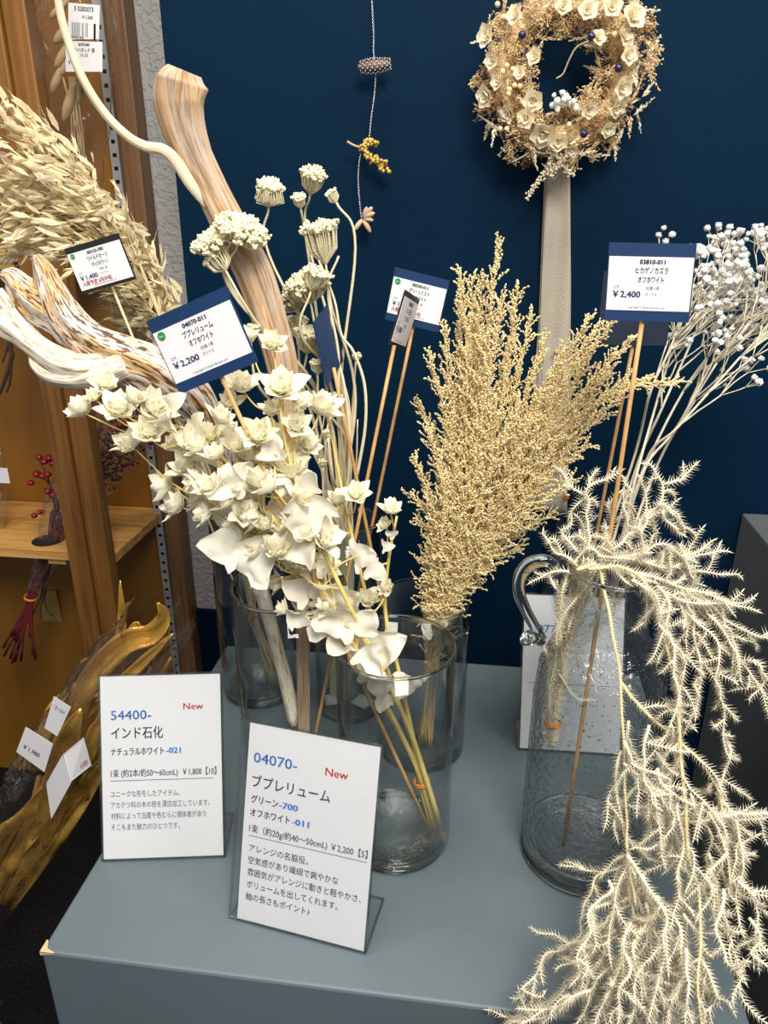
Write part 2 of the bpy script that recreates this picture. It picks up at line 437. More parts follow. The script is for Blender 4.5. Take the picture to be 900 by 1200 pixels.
def slab(m, O, U, V, N, t, u0=0, u1=1, v0=0, v1=1):
    b = len(m.v); n = N*t
    for k in (0, 1):
        m.v += [O+U*u+V*v-n*k for u, v in ((u0, v1), (u1, v1), (u1, v0), (u0, v0))]
    for f in ((0, 1, 2, 3), (7, 6, 5, 4), (0, 4, 5, 1), (1, 5, 6, 2), (2, 6, 7, 3), (3, 7, 4, 0)): m.f.append(tuple(b+i for i in f))

# ================================================================== SETTING
def ppx(px, py, Y): return (at(px+1, py, Y)-at(px, py, Y)).length
WALL = 1.05; BACK = 1.445
struct(M().box((-2.5, -1.2, -.05), (2.5, 2.2, 0)).build('floor', CARPET, smooth=False))
struct(M().box((-.418, WALL, 0), (2.2, WALL+.35, 2.7)).build('wall_back', NAVY, smooth=False, bevel=.003))
struct(M().box((-2.2, BACK, .50), (-.3, BACK+.06, 2.7)).build('wall_left', PLASTER, smooth=False))
struct(M().box((-2.2, BACK-.01, 0), (-.3, BACK+.06, .50)).build('baseboard_left', NAVY, smooth=False))

# display pedestal
ped = thing('display_pedestal', 'large grey painted display box carrying the glass vases, front left corner chipped', 'display stand', (-.055, .61, 0))
M().box((-.322, .383, 0), (.212, .836, TOP)).build('body', GREY, ped, False, bevel=.0025)
m = M(); m.sheet([[(-.3226, .3826, TOP+.0004), (-.3226, .3935, TOP+.0004)], [(-.3195, .3827, TOP+.0004), (-.3208, .3925, TOP+.0004)], [(-.3155, .3827, TOP+.0004), (-.3180, .3862, TOP+.0004)], [(-.310, .3827, TOP+.0004), (-.312, .3840, TOP+.0004)]])
m.sheet([[(-.3226, .3824, TOP), (-.3226, .3824, TOP-.0035)], [(-.318, .3824, TOP), (-.3185, .3824, TOP-.002)], [(-.311, .3824, TOP), (-.3112, .3824, TOP-.0008)]])
m.build('chipped_corner', BAREWOOD, ped, False, 'bare pale wood showing at the chipped corner')
box2 = tag(M().box((.372, .40, 0), (1.0, WALL-.004, .943)).build('display_box', DARKGREY, None, False, bevel=.002),
           'plain dark grey display box at the right edge against the navy wall', 'display stand')

# ------------------------------------------------------------------ wooden shelf unit
sh = thing('wooden_shelf_unit', 'brown wooden shelving with pine boards left of the white wall strip', 'shelf', (-1.1, 1.3, 0))
M().box((-2.0, 1.428, 0), (-.66, 1.440, 2.6)).build('back_panel', PLY, sh, False)
M().box((-.728, 1.152, 0), (-.692, 1.188, 2.6)).build('post', POST, sh, False, bevel=.003)
M().box((-.691, 1.158, 0), (-.655, 1.188, 2.6)).build('post', POST, sh, False, bevel=.003)
M().box((-.652, 1.398, 0), (-.617, 1.442, 2.6)).build('upright', JAMB, sh, False, bevel=.003)
rm = STEEL.copy(); rm.name = 'slotted_rail'; nt = rm.node_tree
tcn = nt.nodes.new('ShaderNodeTexCoord'); sx = nt.nodes.new('ShaderNodeSeparateXYZ'); nt.links.new(tcn.outputs['Object'], sx.inputs[0])
def mth(op, a, b):
    n = nt.nodes.new('ShaderNodeMath'); n.operation = op
    for i, q in enumerate((a, b)):
        if isinstance(q, (int, float)): n.inputs[i].default_value = q
        else: nt.links.new(q, n.inputs[i])
    return n.outputs[0]
hole = mth('MULTIPLY', mth('LESS_THAN', mth('FRACT', mth('DIVIDE', mth('ADD', sx.outputs['Z'], 10.0), .0215), 0), .30), mth('LESS_THAN', mth('ABSOLUTE', sx.outputs['X'], 0), .0036))
b_ = nt.nodes['Principled BSDF']; src = b_.inputs['Base Color'].links[0].from_socket
mx_ = nt.nodes.new('ShaderNodeMix'); mx_.data_type = 'RGBA'; nt.links.new(hole, mx_.inputs[0]); nt.links.new(src, mx_.inputs[6]); mx_.inputs[7].default_value = (.006, .006, .006, 1)
nt.links.new(mx_.outputs[2], b_.inputs['Base Color'])
M().box((-.671, 1.396, 0), (-.655, 1.402, 2.6)).build('slotted_rail', rm, sh, False, 'pale metal rail with square slots')
for z0, z1 in ((.729, .749), (1.262, 1.281)):
    M().box((-2.0, 1.192, z0), (-.660, 1.426, z1)).build('board', PINE, sh, False, bevel=.002)
    M().box((-.80, 1.20, z0-.012), (-.765, 1.42, z0)).build('cleat', PINE, sh, False)
m = M(); m.lathe([(0, .7495), (.030, .7495)], (-.815, 1.235, 0), 24); m.build('board_hole', BLACK, sh, False)
a = at(45, 690, 1.428); b = at(74, 728, 1.428)
tag(M().box((a.x, 1.422, b.z), (b.x, 1.428, a.z)).build('socket_plate', PLATE, None, False, bevel=.001), 'beige square cover plate on the back panel below the pine board', 'socket plate')

# ------------------------------------------------------------------ vases
def vase(name, label, c, r, h, gm=GLASS, taper=0, base=.008):
    t = thing(name, label, 'vase', (c[0], c[1], TOP), 'clear glass cylinder vases')
    w = .0024; ro = r
    M().lathe([(ro*.55, .0015), (ro*.93, .0010), (ro, .006), (ro+taper, h*.5), (ro+taper, h-.001), (ro+taper-w, h-.001), (ro+taper-w, h*.5), (ro-w, .010), (ro*.9, base), (0, base)], (c[0], c[1], TOP)).build('glass_body', gm, t)
    m = M(); pts = [Vector((c[0]+(ro+taper-w/2)*math.cos(2*PI*k/64), c[1]+(ro+taper-w/2)*math.sin(2*PI*k/64), TOP+h)) for k in range(65)]
    m.tube(pts, w*.62, 8, caps=False).build('rim', RIMG, t)
    M().lathe([(0, .0012), (ro*.86, .0012), (ro*.95, .004), (ro*.95, .006), (ro*.86, .0085), (ro*.5, .0072), (0, .0075)], (c[0], c[1], TOP)).build('thick_base', BASEF, t)
    m = M()
    for r_, z_, q_ in ((ro*.93, .0032, .0026), (ro*.80, .0085, .0010)): m.tube([Vector((c[0]+r_*math.cos(2*PI*k/64), c[1]+r_*math.sin(2*PI*k/64), TOP+z_)) for k in range(65)], q_, 8, caps=False)
    m.build('base_ring', RIMG, t)
    return t
V1 = (-.061, .54); V2 = (-.048, .668); V3 = (-.165, .592); V4 = (-.250, .748); V5 = (-.137, .730); V6 = (.118, .765); PT = (.1075, .541)
v1 = vase('glass_vase', 'clear glass cylinder vase holding the white bupleurum bunch, nearest the table front', V1, .0505, .203)
m = M()
for k in range(90):
    a = R.choice((R.gauss(-.6, .25), R.gauss(-1.2, .5))); q = R.uniform(.030, .044)
    m.petal(Vector((V1[0]+q*math.cos(a), V1[1]+q*math.sin(a)*.9, TOP+.0095+R.uniform(0, .002))), Vector((R.uniform(-1, 1), R.uniform(-1, 1), .1)).normalized(), Vector((0, 0, 1)), R.uniform(.0015, .004), .0012, nl=2, nw=2)
o = m.build('plant_crumbs', mat('dry_crumbs', (.35, .24, .10), .8)); tag(o, 'brown dried plant crumbs on the bottom of the front glass vase', 'plant debris'); o['kind'] = 'stuff'
vase('glass_vase', 'clear glass cylinder vase holding the golden grass bunch, behind the front vase', V2, .0465, .179)
vase('glass_vase', 'clear glass cylinder vase holding the two driftwood branches, behind the small signs', V3, .052, .226)
vase('glass_vase', 'clear glass vase at the back left holding the rubber-banded wild oat stalks', V4, .044, .235)
v5 = vase('glass_vase', 'greenish clear glass vase with white stickers inside its base, holding the ivory umbel flowers', V5, .038, .235, GLASSG)
for dx, ang in ((-.016, .3), (.017, -.5)):
    q = Matrix.Translation((V5[0]+dx, V5[1]-.008, TOP+.0105)) @ Matrix.Rotation(ang, 4, 'Z')
    M().box((-.011, -.010, 0), (.011, .010, .0006), q).build('sticker', LABELP, v5, False, 'white paper sticker')
vase('glass_vase', "clear glass vase behind the pitcher holding the white baby's breath", V6, .046, .225)

# pitcher
pit = thing('glass_pitcher', 'large bubbled clear glass pitcher with curled handle holding the white trailing clubmoss', 'pitcher', (*PT, TOP))
HP = .284
prof = [(.030, .004), (.045, .002), (.0525, .010), (.0535, .03), (.0535, .10), (.0530, .165), (.0505, .195), (.043, .214), (.034, .226), (.0305, .238), (.0300, .258), (.032, .275), (.0345, HP)]
inn = [(r-.0026, z+.001) for r, z in prof[::-1][:-3]]
M().lathe(prof+[(.0337, HP+.0012)]+inn+[(.048, .020), (.040, .014), (0, .012)], (*PT, TOP), 64).build('glass_body', BUBBLE, pit)
M().lathe([(0, .003), (.044, .002), (.0515, .009), (.0518, .019), (.047, .021), (.038, .0125), (.02, .011), (0, .0115)], (*PT, TOP), 64).build('thick_base', BASEF, pit)
m = M(); m.tube([Vector((PT[0]+.034*math.cos(2*PI*k/64), PT[1]+.034*math.sin(2*PI*k/64), TOP+HP)) for k in range(65)], .0019, 8, caps=False).build('rim', RIMG, pit)
m = M()
for r_, z_, q_ in ((.0495, .0042, .0036), (.0500, .019, .0016), (.0385, .0135, .0016), (.0345, .0125, .0010)): m.tube([Vector((PT[0]+r_*math.cos(2*PI*k/72), PT[1]+r_*math.sin(2*PI*k/72), TOP+z_)) for k in range(73)], q_, 8, caps=False)
m.build('base_ring', RIMG, pit)
m = M()
for k in range(520):
    th = R.uniform(0, 2*PI); z_ = R.uniform(.02, .20)**1.0; r_ = .0522 if z_ < .17 else .0505
    m.bead(Vector((PT[0]+r_*math.cos(th), PT[1]+r_*math.sin(th), TOP+z_)), R.uniform(.0003, .0009), Vector((R.uniform(-.6, .6), R.uniform(-.6, .6), R.choice((.2, 1)))).normalized(), R.uniform(1, 2.2))
o = m.build('bubbles', film('bubble_glass', (.62, .64, .65), 1.8, .1), pit); o['kind'] = 'stuff'
hy = PT[1]-.004
hp = pc([(652, 664, hy), (640, 657, hy), (622, 660, hy), (610, 674, hy), (608, 693, hy), (616, 715, hy), (627, 735, hy), (634, 750, hy)], 6)
m = M(); m.tube(hp, [.0042, .005, .0055, .0052, .005, .0046, .0044, .005], 10)
m.tube(pc([(634, 750, hy), (628, 748, hy-.004), (620, 746, hy-.006), (616, 750, hy-.004), (622, 753, hy)], 5), [.005, .005, .0052, .005, .003], 10)
m.build('handle', solidglass('handle_glass', (.93, .96, .96)), pit)

# ------------------------------------------------------------------ acrylic signs
def sign(name, label, bl, br, h, tilt, texts, ruled=None, ext=.0, size=None):
    B, Q = bl, br
    U = Q-B; bk = Vector((-U.y, U.x, 0)).normalized(); upv = Vector((0, 0, 1))*math.cos(tilt)+bk*math.sin(tilt)
    N = -(U.cross(-upv)).normalized()
    lift = Vector((0, 0, .0018))
    O = B+lift+upv*h; V = -upv*h
    t = thing(name, label, 'sign', (B+Q)/2, 'acrylic sign holders')
    m = M(); m.box((0, 0, 0), (0, 0, 0)); m = M()
    slab(m, O, U, V, N, -.0012, -ext-.012, 1.012, -.008, 1.0)
    slab(m, O-N*.0010, U, V, N, .0014, -ext-.012, 1.012, -.008, 1.0)
    fb = Vector((0, 0, .0016))
    b0 = len(m.v); Vf = bk*.052
    slab(m, B+fb+Vf, U, -Vf, Vector((0, 0, 1)), .0015, -ext-.012, 1.012)
    m.build('acrylic_holder', ACRYL, t, False)
    m = M()
    for (p, q) in ((O-U*(ext+.012)-V*.008, O+U*1.012-V*.008), (O+U*1.012-V*.008, O+U*1.012+V), (O+V-U*(ext+.012), O+V+U*1.012), (O-U*(ext+.012)-V*.008, O-U*(ext+.012)+V),
                   (B+fb+U*1.012, B+fb+Vf+U*1.012), (B+fb-U*(ext+.012), B+fb+Vf-U*(ext+.012)), (B+fb+Vf-U*(ext+.012), B+fb+Vf+U*1.012)):
        m.tube([p, q], .0011, 6)
    m.build('polished_edge', ACRYLEDGE, t, False)
    m = M(); slab(m, O-N*.0001, U, V, N, .0005, 0, 1, 0, .995); m.build('printed_card', PAPER, t, False)
    fr = (O, U, V, N*.0004); inks = {}
    for s, u0, u1, vb, hh, ink, bold in texts:
        write(inks.setdefault(ink.name, (ink, M()))[1], s, fr, u0, u1, vb, hh, bold)
    if ruled:
        rect(inks.setdefault(GREYINK.name, (GREYINK, M()))[1], fr, ruled[0], ruled[1], ruled[2], ruled[2]+.0028)
    for ink, m in inks.values(): m.build(ink.name.replace('_ink', '')+'_lettering', ink, t, False)
    return t
K = BLACKM; G = GREYINK
sign('sign_holder', 'white acrylic stand sign reading 54400 at the left table edge', onz(122, 1010, TOP), onz(262, 1005, TOP), .164, math.radians(21), [
    ('54400-', .085, .42, .235, .052, BLUEINK, .001), ('New', .69, .855, .188, .036, REDINK, .001),
    ('インド石化', .085, .515, .335, .052, K, .0006), ('ナチュラルホワイト', .08, .52, .427, .034, K, .001), ('-021', .54, .66, .424, .032, BLUEINK, .003),
    ('1束 (約2本/約50～60cmL)  ￥1,800【10】', .075, .955, .545, .034, G, .0006),
    ('ユニークな形をしたアイテム。', .07, .645, .655, .028, G, 0), ('アカテツ科の木の枝を漂白加工しています。', .07, .895, .715, .028, G, 0),
    ('材料によって白度や色むらに個体差があり', .07, .86, .775, .028, G, 0), ('そこもまた魅力のひとつです。', .07, .64, .835, .028, G, 0)], (.07, .93, .566))
sign('sign_holder', 'white acrylic stand sign reading 04070 in front of the bupleurum vase', onz(278, 1078.5, TOP), onz(426, 1118, TOP), .166, math.radians(17), [
    ('04070-', .05, .39, .188, .052, BLUEINK, .001), ('New', .61, .78, .182, .040, REDINK, .001),
    ('ブプレリューム', .05, .66, .308, .05, K, .0006), ('グリーン', .05, .265, .388, .032, K, .001), ('-700', .275, .42, .388, .032, BLUEINK, .003),
    ('オフホワイト', .05, .365, .456, .032, K, .001), ('-011', .385, .515, .456, .032, BLUEINK, .003),
    ('1束（約20g/約40～50cmL) ￥2,200【5】', .05, .97, .537, .032, G, .0006),
    ('アレンジの名脇役。', .06, .53, .635, .030, K, 0), ('空気感があり繊細で爽やかな', .06, .77, .697, .030, K, 0), ('雰囲気がアレンジに動きと軽やかさ、', .06, .95, .759, .030, K, 0),
    ('ボリュームを出してくれます。', .06, .78, .822, .030, K, 0), ('軸の長さもポイント♪', .06, .57, .884, .030, K, 0)], (.05, .97, .557), .05)
sign('sign_holder', 'white acrylic stand sign half hidden behind the glass pitcher', onz(609, 879, TOP), onz(609, 879, TOP)+Vector((.105, .004, 0)), .166, math.radians(22), [
    ('00770-', .08, .42, .24, .052, BLUEINK, .001)], (.07, .93, .566))

# ------------------------------------------------------------------ price tags on sticks
def price_tag(label, tl, tr, bl, Y, board, code, l1, l2, price, stick, dot=True, note=None, dY=(0, 0, 0), pv=(.17, .86), wood_=None):
    O = at(*tl, Y+dY[0]); U = at(*tr, Y+dY[1])-O; V = at(*bl, Y+dY[2])-O; N = V.cross(U).normalized()
    t = thing('price_tag', label, 'price tag', stick[-1], 'price tags on sticks')
    m = M(); slab(m, O, U, V, N, .0016); m.build('board', board, t, False)
    inks = {}
    if code:
        m = M(); slab(m, O+N*.0004, U, V, N, .0005, .012, .985, *pv); m.build('paper_label', LABELP, t, False)
        fr = (O+V*pv[0], U, V*(pv[1]-pv[0]), N*.0008); q = lambda ink: inks.setdefault(ink.name, (ink, M()))[1]
        write(q(K), code, fr, .37, .66, .13, .085, .003); write(q(K), l1, fr, .33, .70, .30, .10, .001); write(q(K), l2, fr, .36, .66, .47, .10, .001)
        write(q(G), '上代', fr, .08, .15, .58, .05); write(q(G), '仕様 1束', fr, .46, .62, .60, .055); write(q(G), 'ロット-5', fr, .46, .59, .71, .05)
        write(q(NAVYINK), price, fr, .08, .40, .75, .12, .003)
        if note: write(q(REDINK), note, fr, .08, .62, .90, .10, .002)
        write(q(G), 'Copyright © Ohchi Nursery Ltd.', fr, .26, .70, .955, .04)
        if dot:
            m = M(); b = len(m.v); c = O+V*(pv[0]+.07)+U*.10+N*.0009; rr = V.length*.055
            for k in range(20): m.v.append(c+U.normalized()*math.cos(2*PI*k/20)*rr+V.normalized()*math.sin(2*PI*k/20)*-rr)
            m.f.append(tuple(range(20))); m.build('green_dot', GREENDOT, t, False)
            dl = M(); write(dl, 'New', (O, U, V, N*.0011), .075, .125, pv[0]+.085, .03); dl.build('dot_lettering', LABELP, t, False)
        for ink, m in inks.values(): m.build(ink.name.replace('_ink', '')+'_lettering', ink, t, False)
    top = stick[0]; M().tube([stick[0].lerp(stick[-1], i/6) for i in range(7)], .0017 if wood_ is None else .0011, 8).build('stick', wood_ or DOWEL, t)
    return t
def stk(px, py, Y, end, up=30):
    """stick from behind the board through (px,py) to its end"""
    a = at(px, py, Y); d = (a-end).normalized(); return [a+d*.004, a, end]
price_tag('navy price tag reading 04070-011 tilted in front of the tall driftwood', (171, 377), (264, 335), (211, 462), .515, NAVYCARD, '04070-011', 'ブプレリューム', 'オフホワイト', '￥2,200', stk(259, 440, .519, Vector((V1[0]+.035, V1[1]-.01, TOP+.012))))
price_tag('navy price tag reading 03810-011 standing upright above the pitcher', (714, 284), (817, 286), (708, 375), .555, NAVYCARD, '03810-011', 'ヒカゲノカズラ', 'オフホワイト', '￥2,400', stk(753, 374, .559, Vector((PT[0]-.016, PT[1]-.010, TOP+.014))), dot=False)
price_tag('black-edged price tag reading ¥1,400 on the wild oats', (75, 292), (138, 273), (97, 345), .615, BLACKCARD, '00310-700', 'ワイルドオーツ', 'ナチュラルグリーン', '￥1,400', stk(130, 333, .622, Vector((V4[0]+.018, V4[1], TOP+.012))), note='入荷予定 6月中旬', pv=(.13, .93), wood_=OATS)
price_tag('navy price tag with green dot against the wall, half covered by a narrow tag', (463, 313), (527, 329), (451, 374), .73, NAVYCARD, '00330-011', 'グリーンミスト', 'オフホワイト', '￥1,200', stk(484, 383, .735, Vector((V5[0]-.014, V5[1]-.004, TOP+.012))), note='入荷予定 6月中旬')
price_tag('black-topped price tag turned almost edge-on before the navy one', (476, 340), (492, 351), (457, 404), .66, BLACKCARD, '54400-021', 'インド石化', 'ナチュラルホワイト', '￥1,800', stk(461, 410, .665, Vector((V3[0]+.010, V3[1]-.01, TOP+.012))), dot=False, pv=(.10, .93), dY=(0, .05, 0))
price_tag('blank navy tag seen edge-on beside the ivory umbel flowers', (368, 378), (388, 352), (384, 452), .64, NAVYCARD, None, '', '', '', stk(392, 436, .655, Vector((V2[0]-.012, V2[1], TOP+.012))), dY=(0, .05, 0))
price_tag('dark tag seen from its back behind the 03810-011 tag', (708, 318), (793, 318), (699, 404), .70, mat('dark_navy_card', (.006, .014, .035), .6), None, '', '', '', stk(742, 403, .705, Vector((V6[0]-.004, V6[1], TOP+.012))))

# ------------------------------------------------------------------ driftwood
def flute(k, amp, seed, lump=.12):
    def f(th, L, t):
        q = Vector((math.cos(th)*1.6, math.sin(th)*1.6, L*14+seed))
        return 1+amp*math.sin(k*th+L*9+seed)+lump*noise.noise(q)+amp*.6*noise.noise(Vector((math.cos(th)*5, math.sin(th)*5, L*6+seed)))
    return f
da = thing('driftwood_branch', 'tall tan driftwood branch rising from the vase, broken tip against the navy wall', 'branch', (V3[0]+.01, V3[1], TOP+.01))
def tipflute(th, L, t):
    return flute(6, .07, 3.1, .10)(th, L, t)*(1+max(0, (t-.8)/.2)*.6*noise.noise(Vector((math.cos(th)*1.8+4, math.sin(th)*1.8, L*24))))
m = M(); pl = pc([(356, 866, .592), (355, 760, .60), (354, 660, .61), (345, 520, .62), (331, 430, .63), (315, 375, .635), (297, 320, .64), (268, 262, .645), (248, 222, .65), (229, 185, .65), (215, 150, .65), (209, 120, .65), (211, 96, .65), (214, 82, .65)], 10)
px1 = ppx(300, 350, .63)
m.tube(pl, [9*px1*x for x in (.95, 1, 1.1, 1.6, 2.0, 2.1, 2.2, 2.15, 2.05, 2.15, 2.6, 3.0, 2.9, 1.7)], 44, tipflute, .62, Vector((1, 0, .2)), uvw=True)
m.build('trunk', DRIFT_A, da)
m = M(); m.tube(pc([(262, 262, .655), (228, 222, .643), (207, 190, .640), (192, 176, .638), (172, 172, .64), (150, 160, .637), (122, 132, .635), (97, 92, .63), (79, 45, .63), (70, 10, .63), (66, -25, .63)], 8), [4*px1, 6.4*px1, 6.4*px1, 5.6*px1, 4.8*px1, 4.6*px1, 4.3*px1, 4.2*px1, 4*px1], 14, flute(3, .04, 8, .05), uvw=True)
m.build('side_shoot', SHOOT, da, label='thin peeled shoot curving up to the left')
db = thing('driftwood_branch', 'gnarled speckled driftwood branch curling out to the left edge', 'branch', (V3[0]-.01, V3[1]+.02, TOP+.01))
m = M(); YB = .60; p2 = ppx(100, 400, YB)
m.tube(pc([(346, 848, .60), (330, 780, .612), (303, 680, .625), (280, 605, .63), (262, 552, .628)], 8), [p2*x for x in (9, 9, 10, 11, 12)], 24, flute(4, .06, 2.3, .10), uvw=True)
m.build('lower_stem', DRIFT_P, db, label='smooth pale grey stem without speckles')
m = M(); m.tube(pc([(283, 615, .63), (272, 575, .63), (250, 515, .62), (222, 468, .61), (185, 440, YB), (150, 425, YB), (118, 412, YB), (92, 393, YB), (72, 368, YB), (60, 342, YB), (52, 318, YB), (42, 300, YB)], 10),
       [p2*x for x in (8, 13, 20, 28, 30, 30, 29, 26, 24, 19, 13, 6)], 48, flute(9, .07, 1.3, .16), .7, Vector((0, 0, 1)), uvw=True)
m.build('trunk', DRIFT_B, db)
m = M()
m.tube(pc([(135, 425, YB-.006), (105, 432, YB-.012), (72, 425, YB-.012), (45, 408, YB-.01), (24, 390, YB-.006), (5, 372, YB), (-12, 345, YB)], 8), [p2*x for x in (16, 19, 17, 14, 15, 22, 16)], 36, flute(7, .08, 5.3, .14), .7, Vector((0, 0, 1)), uvw=True)
m.tube(pc([(148, 428, YB-.012), (118, 438, YB-.016), (88, 444, YB-.016), (58, 440, YB-.014), (42, 428, YB-.012), (36, 416, YB-.01)], 8), [p2*x for x in (14, 13, 11, 9, 7, 3)], 24, flute(5, .08, 9.3, .1), .8, Vector((0, 0, 1)), uvw=True)
m.build('lower_curl', DRIFT_P, db, label='smooth cream curl without speckles')
m = M(); m.tube(pc([(80, 380, YB), (48, 360, YB), (28, 342, YB+.004), (14, 326, YB+.006), (2, 322, YB+.006)], 8), [p2*x for x in (20, 22, 18, 12, 5)], 32, flute(6, .1, 4.3, .14), .65, Vector((0, 0, 1)), uvw=True)
m.build('upper_lobe', DRIFT_B, db)

# ------------------------------------------------------------------ wild oats
oat = thing('wild_oat_bunch', 'feathery tan wild oat bunch fanning across the upper left corner', 'dried plants', (V4[0], V4[1], TOP+.01))
tipz = [(-15, 112), (12, 122), (38, 140), (60, 170), (82, 195), (104, 222), (124, 245), (140, 268), (-30, 145), (-35, 185), (-30, 230), (-20, 262), (5, 285), (40, 292), (68, 305), (20, 170), (35, 215), (60, 240), (85, 262), (10, 235), (-10, 205), (50, 200), (75, 225), (30, 258), (105, 255), (-25, 290), (100, 285), (15, 205)]
for i, (tx, ty) in enumerate(tipz):
    dy = R.uniform(-.035, .035); j = lambda s: R.uniform(-s, s)
    sx_ = R.uniform(-1, 1)
    pts = pc([(326+j(10), 802+j(8), .75+j(.01)), (297+j(3), 722, .748+j(.004)), (290+j(5), 680, .746+j(.006)), (243+18*sx_, 545, .74+dy*.2), (207+22*sx_, 440, .725+dy*.4), (165+24*sx_+(tx-50)*.08, 345, .71+dy*.7), ((165+tx)/2+12*sx_, (330+ty)/2-18, .70+dy), (tx, ty, .695+dy*1.2)], 6)
    m = M(); m.tube(pts, [.0012, .0011, .001, .0009, .0008, .0006], 5); st = m.build('stalk', OATS, oat)
    h = M(); rs = resample(pts, .004)
    n = len(rs); head = rs[int(n*.71):]
    for k, p in enumerate(head):
        if k+1 >= len(head): break
        tdir = (head[min(k+3, len(head)-1)]-head[max(0, k-1)]).normalized()
        for _ in range(2):
            d = (tdir*.75+rdir()*.62+Vector((-.25, 0, -.22))).normalized()
            q = p+rv(.012); L = R.uniform(.014, .024)
            up = rdir(); up = (up-d*up.dot(d)).normalized()
            h.petal(q, d, up, L, L*.26, cup=.5, curl=R.uniform(-.1, .15), nl=3, nw=2, tip=.8)
            h.petal(q, (d+up*.22).normalized(), -up, L*.9, L*.24, cup=.5, nl=3, nw=2, tip=.8)
            if R.random() < .25: h.spike(q+d*L*.9, (d+rv(.2)).normalized(), .014, .0003)
    h.build('husks', OAT, st)
for k in range(8):                                                   # long dry blades beside the stalks
    x0 = R.uniform(120, 185); m = M()
    a = at(235+R.uniform(-20, 15), 520, .72); b = at(x0, R.uniform(250, 345), .70+R.uniform(-.03, .01))
    m.petal(a, (b-a).normalized(), Vector((R.uniform(-.6, .6), -1, .2)).normalized(), (b-a).length, .006, cup=.3, curl=R.uniform(-.06, .06), nl=8, nw=2, tip=.5, base=1); m.build('blade', OATS, oat)
def band(c, d, r, parent):
    u, w = perp(d); m = M()
    for k in range(3):
        o = d*(k-1)*.0013
        m.tube([c+o+u*math.cos(2*PI*i/20)*r+w*math.sin(2*PI*i/20)*r for i in range(21)], .0009, 6, caps=False)
    return m.build('rubber_band', RUBBER, parent, label='orange rubber band')
band(at(297, 722, .748), Vector((.35, 0, -1)).normalized(), .0052, oat)

# ------------------------------------------------------------------ bupleurum
bup = thing('bupleurum_bunch', 'bleached white bupleurum bunch with papery flowers and leaves leaning left out of the front vase', 'dried plants', (V1[0]+.03, V1[1], TOP+.012))
TR = [[(515, 990, .545), (494, 915, .543), (470, 860, .54), (438, 800, .53), (395, 720, .525), (345, 640, .53), (290, 570, .54), (245, 520, .545), (210, 500, .545)],
      [(522, 985, .53), (500, 915, .538), (478, 850, .53), (440, 770, .52), (400, 690, .515), (360, 600, .52), (335, 520, .53), (325, 440, .54)],
      [(518, 994, .55), (496, 918, .545), (474, 870, .55), (430, 795, .555), (370, 700, .55), (310, 640, .545), (262, 600, .545), (215, 575, .54)],
      [(510, 985, .55), (492, 915, .546), (483, 860, .55), (468, 790, .555), (452, 720, .56), (455, 660, .56), (465, 605, .56)],
      [(520, 990, .56), (498, 920, .548), (480, 860, .56), (446, 760, .565), (420, 660, .57), (400, 570, .575), (385, 490, .575)]]
tr3 = []
for t in TR:
    p = pc(t, 8); tr3.append(p); M().tube(p, [.0026, .0024, .0021, .0017, .0014, .0010], 7).build('stem', BSTEM, bup)
band(at(494, 916, .544), Vector((.22, 0, -1)).normalized(), .0068, bup)
allp = [(q, ti, i) for ti, t in enumerate(tr3) for i, q in enumerate(t) if i > 10]
def hook(p, gap):
    """point of a stem further down than p to spring from"""
    best = min(allp, key=lambda a: abs((a[0]-p).length-gap)+.25*(a[0]-p).length+(.05 if a[0].z > p.z-.004 else 0))
    return best[0]
def bract(m, c, d, s, n=6):
    u, w = perp(d); ph = R.uniform(0, 6)
    for ring, (cnt, ang, sc) in enumerate(((n, 1.22, 1.0), (n, .78, .92), (n-2, .38, .7))):
        for k in range(cnt):
            th = ph+2*PI*(k+.5*ring)/cnt+R.uniform(-.2, .2); a = ang+R.uniform(-.15, .2)
            rad = u*math.cos(th)+w*math.sin(th); dd = d*math.cos(a)+rad*math.sin(a); nn = d*math.sin(a)-rad*math.cos(a)
            m.petal(c, dd, nn, s*sc*R.uniform(.9, 1.2), s*.72, cup=.45, curl=.30, nl=6, nw=4, tip=.80, base=.5, rnd=.85, crump=.10, cs=130)
def florets(m, c, d, s):
    for k in range(9):
        q = (d+rv(.8)).normalized(); m.bead(c+q*s*R.uniform(.35, .7), s*.13, q, 1.3)
FL = [(93, 477, 19, 130), (109, 462, 11, 100), (123, 449, 16, 75), (137, 476, 20, 85), (158, 465, 15, 70), (181, 474, 21, 50), (150, 517, 18, 120), (174, 503, 20, 70), (190, 567, 19, 165), (203, 590, 19, 150), (218, 543, 20, 110), (224, 517, 18, 80),
      (247, 510, 14, 60), (240, 573, 15, 120), (237, 600, 17, 170), (260, 487, 17, 60), (283, 448, 19, 90), (330, 450, 24, 80), (303, 507, 22, 85), (293, 532, 19, 110), (347, 497, 18, 60), (378, 473, 22, 70), (340, 547, 25, 80), (330, 568, 21, 260),
      (333, 594, 10, 90), (313, 613, 22, 120), (383, 628, 22, 40), (397, 583, 14, 100), (418, 577, 16, 80), (270, 637, 19, 190), (368, 667, 24, 200), (384, 660, 17, 30), (459, 595, 14, 80), (450, 614, 10, 130), (453, 688, 11, 120), (330, 713, 11, 170),
      (320, 400, 17, 85), (290, 392, 12, 100), (250, 530, 15, 110), (277, 520, 17, 70), (318, 478, 16, 90), (362, 520, 16, 50), (352, 580, 17, 60), (285, 597, 18, 150), (300, 640, 17, 130), (345, 650, 18, 220), (262, 560, 15, 140), (228, 560, 14, 140), (372, 600, 15, 40),
      (300, 560, 18, 90), (318, 535, 16, 110), (270, 470, 14, 90), (205, 520, 15, 90), (400, 735, 16, 200), (432, 700, 15, 80), (352, 470, 15, 60), (265, 505, 15, 100), (230, 585, 15, 160)]
